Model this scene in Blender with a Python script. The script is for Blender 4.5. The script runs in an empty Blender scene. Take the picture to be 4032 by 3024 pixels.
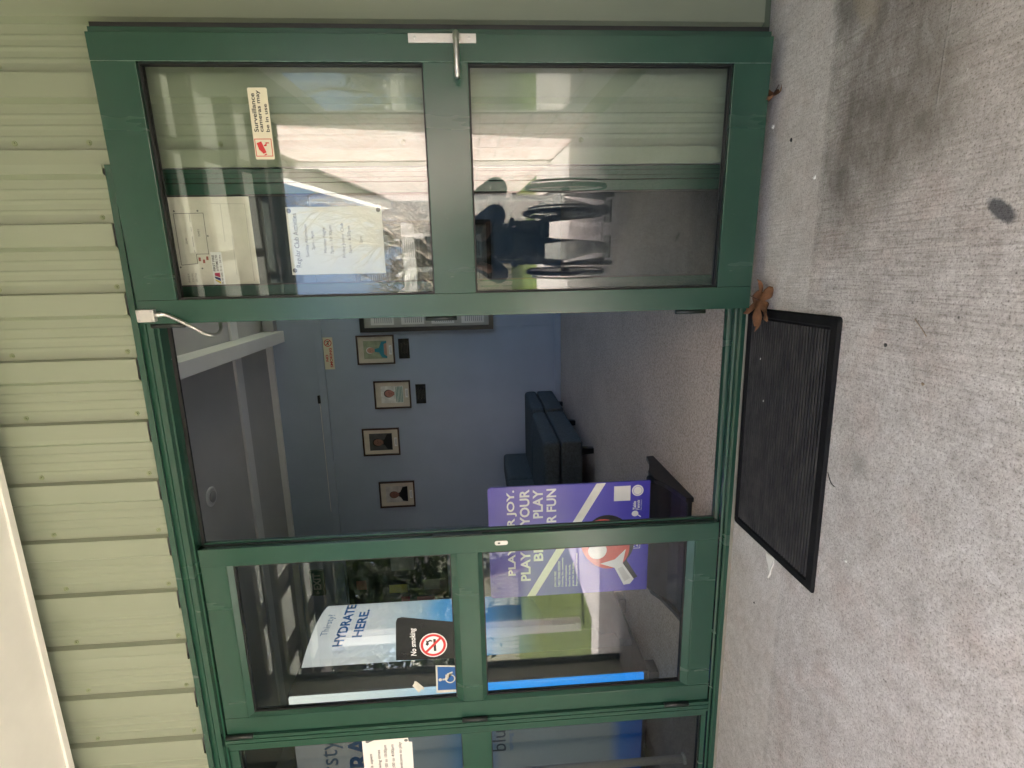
import bpy, bmesh, math, random
from mathutils import Vector, Matrix
random.seed(11)
sc = bpy.context.scene
col = sc.collection
rad = math.radians

# ------------------------------------------------------------------ camera
CP = Vector((1.81386, -1.85031, 0.98443))
RT = Vector((0.97728659, 0.20902115, -0.03494393))     # the holder's right
UP = Vector((0.02094684, 0.06880816, 0.99740998))      # the holder's up
FW = Vector((-0.21088421, 0.97548736, -0.06286696))    # viewing direction
cd = bpy.data.cameras.new('camera')
cam = bpy.data.objects.new('camera', cd)
col.objects.link(cam)
cx, cy, cz = -UP, RT, -FW                              # phone held sideways: world up is image left
cam.matrix_world = Matrix(((cx.x, cy.x, cz.x, CP.x), (cx.y, cy.y, cz.y, CP.y), (cx.z, cy.z, cz.z, CP.z), (0, 0, 0, 1)))
cd.sensor_width = 36.0
cd.lens = 2057.388 / 4032 * 36.0
cd.clip_start = 0.03
cd.clip_end = 2000
sc.camera = cam
# ------------------------------------------------------------------ world, sun, exposure
SUN = Vector((1.0, -0.25, -0.85)).normalized()         # travel direction
el = math.asin(-SUN.z)
w = bpy.data.worlds.new('World')
sc.world = w
w.use_nodes = True
nt = w.node_tree
bg = nt.nodes['Background']
sky = nt.nodes.new('ShaderNodeTexSky')
sky.sky_type = 'NISHITA'
sky.sun_disc = False
sky.air_density = 0.7
sky.dust_density = 6.0
sky.ozone_density = 0.6
sky.sun_elevation = el
sky.sun_rotation = math.atan2(-SUN.x, -SUN.y)
nt.links.new(sky.outputs[0], bg.inputs[0])
bg.inputs[1].default_value = 0.15
sd = bpy.data.lights.new('sun', 'SUN')
sd.energy = 4.0
sd.angle = rad(0.5)
sd.color = (1.0, 0.94, 0.86)
sun = bpy.data.objects.new('sun', sd)
col.objects.link(sun)
sun.location = (-8, 2, 9)
sun.rotation_euler = SUN.to_track_quat('-Z', 'Y').to_euler()
vs = sc.view_settings
vs.view_transform = 'Standard'
vs.look = 'None'
vs.exposure = 3.12
vs.gamma = 1.0
vs.use_curve_mapping = False
sc.cycles.transparent_max_bounces = 24
sc.cycles.max_bounces = 8
sc.cycles.diffuse_bounces = 5
sc.cycles.glossy_bounces = 3
sc.cycles.use_adaptive_sampling = True
sc.cycles.adaptive_threshold = 0.02
sc.cycles.use_denoising = True
sc.cycles.caustics_reflective = False
sc.cycles.caustics_refractive = False

# ------------------------------------------------------------------ helpers
WO = {}


def reg(o, loc):
    WO[o] = Vector(loc)
    return o


def tag(o, label=None, cat=None, group=None, kind=None):
    if label: o['label'] = label
    if cat: o['category'] = cat
    if group: o['group'] = group
    if kind: o['kind'] = kind
    return o


def empty(name, loc, label=None, cat=None, group=None, parent=None):
    o = bpy.data.objects.new(name, None)
    o.empty_display_size = 0.1
    col.objects.link(o)
    loc = Vector(loc)
    if parent:
        o.parent = parent
        o.location = loc - WO[parent]
    else:
        o.location = loc
    reg(o, loc)
    return tag(o, label, cat, group)


def place(name, me, mat, parent=None, origin=None):
    """link a mesh whose vertices are in world coordinates, origin moved to the base centre"""
    if origin is None:
        xs = [v.co for v in me.vertices]
        mn = Vector((min(v.x for v in xs), min(v.y for v in xs), min(v.z for v in xs)))
        mx = Vector((max(v.x for v in xs), max(v.y for v in xs), max(v.z for v in xs)))
        c = (mn + mx) / 2
        c.z = mn.z
    else:
        c = Vector(origin)
    me.transform(Matrix.Translation(-c))
    o = bpy.data.objects.new(name, me)
    col.objects.link(o)
    if mat: me.materials.append(mat)
    if parent:
        o.parent = parent
        o.location = c - WO[parent]
    else:
        o.location = c
    reg(o, c)
    return o


class MB:
    def __init__(s, T=None):
        s.v = []; s.f = []; s.T = T

    def add(s, vs, fs):
        n = len(s.v)
        for p in vs:
            s.v.append(tuple(s.T(*p)) if s.T else tuple(p))
        s.f += [tuple(i + n for i in f) for f in fs]
        return s

    def box(s, x0, x1, y0, y1, z0, z1):
        return s.add([(x0, y0, z0), (x1, y0, z0), (x1, y1, z0), (x0, y1, z0), (x0, y0, z1), (x1, y0, z1), (x1, y1, z1), (x0, y1, z1)],
                     [(0, 3, 2, 1), (4, 5, 6, 7), (0, 1, 5, 4), (1, 2, 6, 5), (2, 3, 7, 6), (3, 0, 4, 7)])

    def prism(s, poly, fn0, fn1):
        """poly list of 2-d points, fn0/fn1 map to the two end caps"""
        n = len(poly)
        vs_ = [fn0(*p) for p in poly] + [fn1(*p) for p in poly]
        fs = [tuple(range(n - 1, -1, -1)), tuple(range(n, 2 * n))]
        for i in range(n):
            j = (i + 1) % n
            fs.append((i, j, n + j, n + i))
        return s.add(vs_, fs)

    def tube(s, pts, r, k=8, caps=True):
        pts = [Vector(p) for p in pts]
        rs = r if isinstance(r, (list, tuple)) else [r] * len(pts)
        vs_, fs = [], []
        t0 = (pts[1] - pts[0]).normalized()
        a = t0.orthogonal().normalized()
        for i, p in enumerate(pts):
            t = ((pts[min(i + 1, len(pts) - 1)] - pts[max(i - 1, 0)])).normalized()
            a = (a - t * a.dot(t))
            a = a.normalized() if a.length > 1e-6 else t.orthogonal().normalized()
            b = t.cross(a)
            for q in range(k):
                th = 2 * math.pi * q / k
                vs_.append(p + (a * math.cos(th) + b * math.sin(th)) * rs[i])
        for i in range(len(pts) - 1):
            for q in range(k):
                q2 = (q + 1) % k
                fs.append((i * k + q, i * k + q2, (i + 1) * k + q2, (i + 1) * k + q))
        if caps:
            fs.append(tuple(range(k - 1, -1, -1)))
            fs.append(tuple((len(pts) - 1) * k + q for q in range(k)))
        return s.add(vs_, fs)

    def lathe(s, prof, c, ax, k=20):
        """prof (radius, height) along axis ax from c"""
        ax = Vector(ax).normalized(); a = ax.orthogonal().normalized(); b = ax.cross(a); c = Vector(c)
        vs_, fs = [], []
        for r, hh in prof:
            for q in range(k):
                th = 2 * math.pi * q / k
                vs_.append(c + ax * hh + (a * math.cos(th) + b * math.sin(th)) * r)
        for i in range(len(prof) - 1):
            for q in range(k):
                q2 = (q + 1) % k
                fs.append((i * k + q, i * k + q2, (i + 1) * k + q2, (i + 1) * k + q))
        fs.append(tuple(range(k - 1, -1, -1)))
        fs.append(tuple((len(prof) - 1) * k + q for q in range(k)))
        return s.add(vs_, fs)

    def mesh(s, name, smooth=False, bevel=0, seg=2):
        me = bpy.data.meshes.new(name)
        me.from_pydata(s.v, [], s.f)
        bm = bmesh.new(); bm.from_mesh(me)
        bmesh.ops.recalc_face_normals(bm, faces=bm.faces)
        if bevel:
            bmesh.ops.bevel(bm, geom=bm.edges[:], offset=bevel, segments=seg, affect='EDGES', profile=0.6)
        bm.to_mesh(me); bm.free()
        if smooth:
            for p in me.polygons: p.use_smooth = True
        return me

    def build(s, name, mat, parent=None, smooth=False, bevel=0, seg=2, origin=None):
        return place(name, s.mesh(name, smooth, bevel, seg), mat, parent, origin)


def bx(name, x0, x1, y0, y1, z0, z1, mat, parent=None, bevel=0, T=None, seg=2):
    return MB(T).box(x0, x1, y0, y1, z0, z1).build(name, mat, parent, bevel=bevel, seg=seg)


# ------------------------------------------------------------------ materials
def nodes(name):
    m = bpy.data.materials.new(name)
    m.use_nodes = True
    n = m.node_tree
    return m, n, n.nodes['Principled BSDF']


def N(n, t, **kw):
    o = n.nodes.new(t)
    for k, v in kw.items():
        if k in o.inputs: o.inputs[k].default_value = v
        else: setattr(o, k, v)
    return o


def mixc(n, a, b, fac, mode='MIX'):
    m = n.nodes.new('ShaderNodeMix'); m.data_type = 'RGBA'; m.blend_type = mode
    for sock, val in ((m.inputs[0], fac), (m.inputs[6], a), (m.inputs[7], b)):
        if hasattr(val, 'is_linked') or hasattr(val, 'node'): n.links.new(val, sock)
        elif isinstance(val, tuple): sock.default_value = val if len(val) == 4 else val + (1,)
        else: sock.default_value = val
    return m.outputs[2]


def math_(n, op, a, b=0.0, c=None, clamp=False):
    m = n.nodes.new('ShaderNodeMath'); m.operation = op; m.use_clamp = clamp
    for sock, val in zip(m.inputs, (a, b, c)):
        if val is None: continue
        if hasattr(val, 'node'): n.links.new(val, sock)
        else: sock.default_value = val
    return m.outputs[0]


def ramp(n, fac, *stops):
    r = n.nodes.new('ShaderNodeValToRGB')
    n.links.new(fac, r.inputs[0])
    e = r.color_ramp.elements
    while len(e) < len(stops): e.new(0.5)
    for q, (p, c) in zip(e, stops):
        q.position = p
        q.color = c if len(c) == 4 else tuple(c) + (1,)
    return r.outputs[0]


def noise_(n, scale, detail=4, rough=0.55, coord='Object', stretch=None, rot=None):
    tc = n.nodes.new('ShaderNodeTexCoord')
    src = tc.outputs[coord]
    if stretch or rot:
        mp = n.nodes.new('ShaderNodeMapping')
        if stretch: mp.inputs['Scale'].default_value = stretch
        if rot: mp.inputs['Rotation'].default_value = rot
        n.links.new(src, mp.inputs[0]); src = mp.outputs[0]
    t = N(n, 'ShaderNodeTexNoise', Scale=scale, Detail=detail, Roughness=rough)
    n.links.new(src, t.inputs['Vector'])
    return t.outputs['Fac']


MC = {}


def mat(name, c, rough=0.5, var=0.08, scale=12, bump=0.0, bscale=120, metal=0, spec=0.5, rvar=0.08):
    if name in MC: return MC[name]
    m, n, p = nodes(name)
    f = noise_(n, scale)
    dark = tuple(x * (1 - var) for x in c); light = tuple(min(1, x * (1 + var)) for x in c)
    n.links.new(ramp(n, f, (0.3, dark), (0.7, light)), p.inputs['Base Color'])
    p.inputs['Metallic'].default_value = metal
    p.inputs['Specular IOR Level'].default_value = spec
    fr = noise_(n, scale * 1.7)
    n.links.new(math_(n, 'MULTIPLY_ADD', fr, 2 * rvar, rough - rvar, clamp=True), p.inputs['Roughness'])
    if bump:
        b = N(n, 'ShaderNodeBump', Strength=bump, Distance=0.002)
        n.links.new(noise_(n, bscale, 3), b.inputs['Height'])
        n.links.new(b.outputs[0], p.inputs['Normal'])
    MC[name] = m
    return m


def glass_mat(name, tint):
    m, n, p = nodes(name)
    n.nodes.remove(p)
    out = n.nodes['Material Output']
    g = n.nodes.new('ShaderNodeNewGeometry')
    d = n.nodes.new('ShaderNodeVectorMath'); d.operation = 'DOT_PRODUCT'
    n.links.new(g.outputs['Normal'], d.inputs[0]); n.links.new(g.outputs['Incoming'], d.inputs[1])
    c = math_(n, 'SUBTRACT', 1.0, math_(n, 'ABSOLUTE', d.outputs['Value']))
    fac = math_(n, 'MULTIPLY_ADD', math_(n, 'POWER', c, 5.0), 0.95, 0.05)
    # faint smears that scatter a little light
    tr = N(n, 'ShaderNodeBsdfTransparent'); tr.inputs[0].default_value = tint + (1,)
    gl = N(n, 'ShaderNodeBsdfGlossy', Roughness=0.0); gl.inputs[0].default_value = (1, 1, 1, 1)
    df = N(n, 'ShaderNodeBsdfDiffuse'); df.inputs[0].default_value = (0.6, 0.62, 0.6, 1)
    sm = ramp(n, noise_(n, 3.0, 6, 0.7, stretch=(4, 1, 0.7)), (0.45, (0, 0, 0)), (0.85, (0.012, 0.012, 0.012)))
    m0 = n.nodes.new('ShaderNodeMixShader'); n.links.new(sm, m0.inputs[0]); n.links.new(tr.outputs[0], m0.inputs[1]); n.links.new(df.outputs[0], m0.inputs[2])
    mx = n.nodes.new('ShaderNodeMixShader')
    n.links.new(fac, mx.inputs[0]); n.links.new(m0.outputs[0], mx.inputs[1]); n.links.new(gl.outputs[0], mx.inputs[2])
    n.links.new(mx.outputs[0], out.inputs[0])
    return m


def paint_green():
    m, n, p = nodes('green_powder_coat')
    f = noise_(n, 5, 5, 0.6)
    c = ramp(n, f, (0.3, (0.018, 0.064, 0.042)), (0.7, (0.020, 0.070, 0.047)))
    sc_ = ramp(n, noise_(n, 90, 6, 0.8, stretch=(1, 1, 0.12)), (0.66, (0, 0, 0)), (0.80, (1, 1, 1)))
    c2 = mixc(n, c, (0.06, 0.13, 0.10), math_(n, 'MULTIPLY', sc_, 0.0))
    dots = ramp(n, noise_(n, 240, 2, 0.5), (0.74, (0, 0, 0)), (0.78, (1, 1, 1)))
    c3 = mixc(n, c2, (0.35, 0.4, 0.37), math_(n, 'MULTIPLY', dots, 0.12))
    n.links.new(c3, p.inputs['Base Color'])
    n.links.new(math_(n, 'MULTIPLY_ADD', noise_(n, 3, 4, 0.6, stretch=(3, 1, 0.6)), 0.10, 0.21), p.inputs['Roughness'])
    p.inputs['Specular IOR Level'].default_value = 0.7
    b = N(n, 'ShaderNodeBump', Strength=0.05, Distance=0.001)
    n.links.new(noise_(n, 300, 2), b.inputs['Height']); n.links.new(b.outputs[0], p.inputs['Normal'])
    return m


def cladding_mat():
    m, n, p = nodes('sage_cladding_paint')
    f = noise_(n, 1.4, 5, 0.6, stretch=(2.5, 1, 0.8))
    c = ramp(n, f, (0.25, (0.238, 0.270, 0.200)), (0.75, (0.272, 0.305, 0.230)))
    st = ramp(n, noise_(n, 9, 6, 0.7, stretch=(3, 1, 0.15)), (0.55, (0, 0, 0)), (0.8, (1, 1, 1)))
    c = mixc(n, c, (0.33, 0.36, 0.25), math_(n, 'MULTIPLY', st, 0.25))
    sp = ramp(n, noise_(n, 150, 3, 0.6), (0.72, (0, 0, 0)), (0.78, (1, 1, 1)))
    c = mixc(n, c, (0.2, 0.21, 0.14), math_(n, 'MULTIPLY', sp, 0.3))
    n.links.new(c, p.inputs['Base Color'])
    n.links.new(math_(n, 'MULTIPLY_ADD', noise_(n, 8), 0.15, 0.36), p.inputs['Roughness'])
    b = N(n, 'ShaderNodeBump', Strength=0.12, Distance=0.001)
    n.links.new(noise_(n, 220, 3), b.inputs['Height']); n.links.new(b.outputs[0], p.inputs['Normal'])
    return m


def concrete_mat():
    m, n, p = nodes('broomed_concrete')
    tc = n.nodes.new('ShaderNodeTexCoord'); sx = n.nodes.new('ShaderNodeSeparateXYZ')
    n.links.new(tc.outputs['Object'], sx.inputs[0])
    X, Y = sx.outputs[0], sx.outputs[1]
    big = noise_(n, 1.8, 6, 0.6)
    c = ramp(n, big, (0.3, (0.55, 0.525, 0.51)), (0.7, (0.69, 0.665, 0.648)))
    pink = ramp(n, noise_(n, 6, 5, 0.65), (0.5, (0, 0, 0)), (0.72, (1, 1, 1)))
    c = mixc(n, c, (0.60, 0.51, 0.475), math_(n, 'MULTIPLY', pink, 0.55))
    gr = noise_(n, 130, 5, 0.75)
    c = mixc(n, c, ramp(n, gr, (0.30, (0.42, 0.40, 0.38)), (0.5, (1, 1, 1)), (0.72, (1.25, 1.25, 1.25))), 0.75, 'MULTIPLY')
    g2 = ramp(n, noise_(n, 45, 4, 0.7), (0.32, (0.72, 0.70, 0.68)), (0.55, (1, 1, 1)))
    c = mixc(n, c, g2, 0.7, 'MULTIPLY')
    m2 = ramp(n, noise_(n, 11, 6, 0.8), (0.36, (0.74, 0.72, 0.70)), (0.58, (1, 1, 1)), (0.75, (1.1, 1.1, 1.1)))
    c = mixc(n, c, m2, 0.8, 'MULTIPLY')
    # broom lines (run away from the wall, bend further right)
    br = noise_(n, 1.0, 4, 0.6, stretch=(170, 7, 1), rot=(0, 0, 0.06))
    br2 = noise_(n, 1.0, 4, 0.6, stretch=(120, 5, 1), rot=(0, 0, -0.6))
    msk = math_(n, 'SUBTRACT', X, 1.25, clamp=True)
    msk = math_(n, 'MULTIPLY', msk, 2.2, clamp=True)
    msk2 = math_(n, 'MULTIPLY', math_(n, 'SUBTRACT', X, 1.95), 4.0, clamp=True)
    brx = mixc(n, br, br2, msk2)
    brc = ramp(n, brx, (0.30, (0.68, 0.66, 0.64)), (0.52, (1, 1, 1)), (0.75, (1.15, 1.14, 1.13)))
    nearwall = math_(n, 'MULTIPLY', math_(n, 'SUBTRACT', -0.34, Y), 40.0, clamp=True)
    c = mixc(n, c, brc, math_(n, 'MULTIPLY', math_(n, 'MULTIPLY', msk, nearwall), 0.95), 'MULTIPLY')
    # smooth strip by the wall is a touch paler
    c = mixc(n, c, (0.66, 0.63, 0.585), math_(n, 'MULTIPLY', math_(n, 'SUBTRACT', 1.0, nearwall), 0.25))

    def blob(x, y, rx, ry, ang, wob, soft):
        ca, sa = math.cos(ang), math.sin(ang)
        dx = math_(n, 'SUBTRACT', X, x); dy = math_(n, 'SUBTRACT', Y, y)
        u = math_(n, 'ADD', math_(n, 'MULTIPLY', dx, ca / rx), math_(n, 'MULTIPLY', dy, sa / rx))
        v = math_(n, 'ADD', math_(n, 'MULTIPLY', dx, -sa / ry), math_(n, 'MULTIPLY', dy, ca / ry))
        d = math_(n, 'SQRT', math_(n, 'ADD', math_(n, 'MULTIPLY', u, u), math_(n, 'MULTIPLY', v, v)))
        d = math_(n, 'ADD', d, math_(n, 'MULTIPLY', math_(n, 'SUBTRACT', noise_(n, wob[0], 6, 0.7), 0.5), wob[1]))
        return math_(n, 'DIVIDE', math_(n, 'SUBTRACT', 1.0, d), soft, clamp=True)
    mot = ramp(n, noise_(n, 5, 6, 0.75, stretch=(1, 2.2, 1), rot=(0, 0, -0.75)), (0.34, (0.5, 0.5, 0.5)), (0.60, (1, 1, 1)))
    s1 = math_(n, 'MULTIPLY', blob(2.27, -0.56, 0.48, 0.31, -0.25, (4, 1.5), 0.6), mot)
    s1 = math_(n, 'MULTIPLY', s1, math_(n, 'MULTIPLY_ADD', nearwall, 0.8, 0.2))
    c = mixc(n, c, (0.135, 0.122, 0.105), math_(n, 'MULTIPLY', s1, 0.9))
    s1b = blob(2.50, -0.40, 0.15, 0.09, 0.3, (9, 1.1), 0.5)
    c = mixc(n, c, (0.10, 0.095, 0.08), math_(n, 'MULTIPLY', s1b, 0.6))
    s1c = blob(2.43, -0.46, 0.080, 0.040, 0.6, (16, 1.6), 0.6)
    c = mixc(n, c, (0.40, 0.35, 0.27), math_(n, 'MULTIPLY', s1c, 0.55))
    wash = blob(2.25, -0.80, 0.50, 0.30, -0.3, (3, 1.6), 0.9)
    c = mixc(n, c, (0.30, 0.27, 0.225), math_(n, 'MULTIPLY', wash, 0.35))
    s2 = blob(1.906, -0.893, 0.042, 0.017, 0.95, (60, 0.9), 0.35)
    c = mixc(n, c, (0.055, 0.06, 0.07), math_(n, 'MULTIPLY', s2, 0.85))
    s3 = blob(1.30, -0.62, 0.05, 0.04, 0, (25, 1.2), 0.9)
    c = mixc(n, c, (0.20, 0.19, 0.17), math_(n, 'MULTIPLY', s3, 0.5))
    sp2 = ramp(n, noise_(n, 260, 2, 0.5), (0.30, (0.35, 0.33, 0.31)), (0.42, (1, 1, 1)))
    c = mixc(n, c, sp2, 0.6, 'MULTIPLY')
    specks = ramp(n, noise_(n, 42, 2, 0.4), (0.20, (1, 1, 1)), (0.235, (0, 0, 0)))
    c = mixc(n, c, (0.08, 0.075, 0.07), math_(n, 'MULTIPLY', specks, 0.8))
    wh = ramp(n, noise_(n, 30, 2, 0.4), (0.775, (0, 0, 0)), (0.80, (1, 1, 1)))
    c = mixc(n, c, (0.75, 0.74, 0.72), math_(n, 'MULTIPLY', wh, 0.7))
    # trowel line
    ln = math_(n, 'ABSOLUTE', math_(n, 'ADD', math_(n, 'SUBTRACT', Y, -0.714), math_(n, 'MULTIPLY', math_(n, 'SUBTRACT', noise_(n, 4, 3), 0.5), 0.015)))
    ln = math_(n, 'SUBTRACT', 1.0, math_(n, 'DIVIDE', ln, 0.004), clamp=True)
    lm = math_(n, 'MULTIPLY', math_(n, 'MULTIPLY', math_(n, 'SUBTRACT', X, 1.90), 6, clamp=True), ln)
    lm = math_(n, 'MULTIPLY', lm, math_(n, 'MULTIPLY', math_(n, 'SUBTRACT', noise_(n, 12, 3), 0.42), 5.0, clamp=True))
    c = mixc(n, c, (0.33, 0.31, 0.29), math_(n, 'MULTIPLY', lm, 0.25))
    n.links.new(c, p.inputs['Base Color'])
    p.inputs['Roughness'].default_value = 0.85
    p.inputs['Specular IOR Level'].default_value = 0.3
    hh = math_(n, 'ADD', math_(n, 'MULTIPLY', gr, 0.6), math_(n, 'MULTIPLY', brx, math_(n, 'MULTIPLY', msk, 0.6)))
    hh = math_(n, 'ADD', hh, math_(n, 'MULTIPLY', lm, 0.5))
    hh = math_(n, 'ADD', hh, math_(n, 'MULTIPLY', nearwall, 0.8))
    b = N(n, 'ShaderNodeBump', Strength=0.75, Distance=0.004)
    n.links.new(hh, b.inputs['Height']); n.links.new(b.outputs[0], p.inputs['Normal'])
    return m


def carpet_mat():
    m, n, p = nodes('grey_loop_carpet')
    f = noise_(n, 110, 4, 0.75)
    c = ramp(n, f, (0.3, (0.29, 0.245, 0.205)), (0.5, (0.53, 0.46, 0.40)), (0.7, (0.70, 0.62, 0.55)))
    g = ramp(n, noise_(n, 2.2, 4, 0.6), (0.3, (0.8, 0.78, 0.77)), (0.7, (1, 1, 1)))
    n.links.new(mixc(n, c, g, 0.8, 'MULTIPLY'), p.inputs['Base Color'])
    p.inputs['Roughness'].default_value = 0.95
    p.inputs['Specular IOR Level'].default_value = 0.1
    b = N(n, 'ShaderNodeBump', Strength=0.8, Distance=0.004)
    n.links.new(f, b.inputs['Height']); n.links.new(b.outputs[0], p.inputs['Normal'])
    return m


def brick_mat():
    m, n, p = nodes('painted_brick')
    tc = n.nodes.new('ShaderNodeTexCoord'); sx = n.nodes.new('ShaderNodeSeparateXYZ'); mp = n.nodes.new('ShaderNodeCombineXYZ')
    n.links.new(tc.outputs['Object'], sx.inputs[0]); n.links.new(sx.outputs[1], mp.inputs[0]); n.links.new(sx.outputs[2], mp.inputs[1])
    b = N(n, 'ShaderNodeTexBrick', Scale=1.0)
    b.inputs['Color1'].default_value = (0.36, 0.20, 0.18, 1); b.inputs['Color2'].default_value = (0.48, 0.36, 0.34, 1)
    b.inputs['Mortar'].default_value = (0.10, 0.09, 0.09, 1)
    b.inputs['Brick Width'].default_value = 0.40; b.inputs['Row Height'].default_value = 0.20; b.inputs['Mortar Size'].default_value = 0.008
    n.links.new(mp.outputs[0], b.inputs['Vector'])
    bl = ramp(n, noise_(n, 16, 6, 0.8), (0.42, (0, 0, 0)), (0.56, (1, 1, 1)))
    c = mixc(n, b.outputs['Color'], (0.72, 0.70, 0.68), math_(n, 'MULTIPLY', bl, 0.75))
    n.links.new(c, p.inputs['Base Color']); p.inputs['Roughness'].default_value = 0.9
    u = N(n, 'ShaderNodeBump', Strength=0.6, Distance=0.01); u.invert = True
    n.links.new(b.outputs['Fac'], u.inputs['Height']); n.links.new(u.outputs[0], p.inputs['Normal'])
    return m


def grad_mat(name, stops, axis=2, lo=0.0, hi=1.0, wob=0.15, scale=4, rough=0.35, spec=0.5):
    """printed gradient along an object axis"""
    m, n, p = nodes(name)
    tc = n.nodes.new('ShaderNodeTexCoord'); sx = n.nodes.new('ShaderNodeSeparateXYZ')
    n.links.new(tc.outputs['Object'], sx.inputs[0])
    t = math_(n, 'DIVIDE', math_(n, 'SUBTRACT', sx.outputs[axis], lo), hi - lo)
    t = math_(n, 'ADD', t, math_(n, 'MULTIPLY', math_(n, 'SUBTRACT', noise_(n, scale, 3, 0.5), 0.5), wob))
    n.links.new(ramp(n, t, *stops), p.inputs['Base Color'])
    p.inputs['Roughness'].default_value = rough
    p.inputs['Specular IOR Level'].default_value = spec
    return m


def backlit(m, k):
    n = m.node_tree; p = n.nodes['Principled BSDF']
    src = p.inputs['Base Color'].links[0].from_socket
    n.links.new(src, p.inputs['Emission Color']); p.inputs['Emission Strength'].default_value = k
    return m


def translucent_mat(name, c):
    m, n, p = nodes(name)
    out = n.nodes['Material Output']
    t = N(n, 'ShaderNodeBsdfTranslucent'); t.inputs[0].default_value = c + (1,)
    d = N(n, 'ShaderNodeBsdfDiffuse')
    n.links.new(ramp(n, noise_(n, 4), (0.3, (0.55, 0.56, 0.53)), (0.7, (0.65, 0.66, 0.63))), d.inputs[0])
    mx = N(n, 'ShaderNodeMixShader'); mx.inputs[0].default_value = 0.5
    n.links.new(t.outputs[0], mx.inputs[1]); n.links.new(d.outputs[0], mx.inputs[2]); n.links.new(mx.outputs[0], out.inputs[0])
    return m


def leaf_mat(name, a, b, trans=0.3):
    m, n, p = nodes(name)
    n.links.new(ramp(n, noise_(n, 1.3, 5, 0.7), (0.3, a), (0.7, b)), p.inputs['Base Color'])
    p.inputs['Roughness'].default_value = 0.5
    return m


GREEN = paint_green()
CLAD = cladding_mat()
CONC = concrete_mat()
CARPET = carpet_mat()
BRICK = brick_mat()
GLASS = glass_mat('clear_glass', (0.94, 0.965, 0.955))
TINTED = glass_mat('grey_tinted_glass', (0.55, 0.575, 0.575))
RUBBER = mat('black_rubber', (0.007, 0.007, 0.008), 0.75, 0.3, 30, 0.5, 300, spec=0.25)
GASKET = mat('black_gasket', (0.008, 0.009, 0.009), 0.5)
STEEL = mat('brushed_steel', (0.55, 0.55, 0.53), 0.32, 0.05, 40, metal=1.0)
SATIN = mat('satin_aluminium', (0.62, 0.61, 0.58), 0.45, 0.04, 60, 0.1, 200, metal=0.6)
DARKHINGE = mat('dark_hinge', (0.012, 0.018, 0.016), 0.4)
BLUEWALL = mat('blue_wall_paint', (0.345, 0.415, 0.525), 0.6, 0.04, 3, 0.08, 160)
BLUETRIM = mat('blue_trim_paint', (0.355, 0.425, 0.535), 0.45, 0.05, 6)
CEILP = mat('ceiling_panel_grey', (0.50, 0.495, 0.485), 0.85, 0.05, 2, 0.05, 90)
CEILW = mat('ceiling_white', (0.76, 0.76, 0.75), 0.8, 0.04, 2, 0.05, 90)
WHITE = mat('white_paint', (0.74, 0.73, 0.70), 0.5, 0.05, 8, 0.05, 100)
CREAM = mat('cream_soffit_paint', (0.80, 0.785, 0.74), 0.55, 0.05, 5, 0.2, 40)
GREYWALL = mat('grey_wall_paint', (0.36, 0.36, 0.36), 0.7, 0.05, 3)
PAPER = mat('white_paper', (0.78, 0.77, 0.72), 0.7, 0.05, 9, 0.1, 50)
OLDPAPER = mat('aged_paper', (0.66, 0.63, 0.55), 0.75, 0.12, 10)
INK = mat('black_ink', (0.02, 0.02, 0.022), 0.6)
GREYINK = mat('grey_ink', (0.14, 0.14, 0.14), 0.6)
RED = mat('red_print', (0.58, 0.03, 0.03), 0.45)
WHITEP = mat('white_print', (0.82, 0.82, 0.82), 0.45, 0.03)
BLACKP = mat('black_plastic', (0.012, 0.012, 0.013), 0.35, 0.2, 20)
SOFA = mat('charcoal_blue_fabric', (0.068, 0.082, 0.088), 0.9, 0.25, 60, 0.6, 500, spec=0.2)
FRAMEW = mat('dark_frame_wood', (0.05, 0.025, 0.016), 0.4, 0.3, 30)
TIMBER = mat('dark_stained_timber', (0.045, 0.036, 0.03), 0.6, 0.3, 12)


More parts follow.
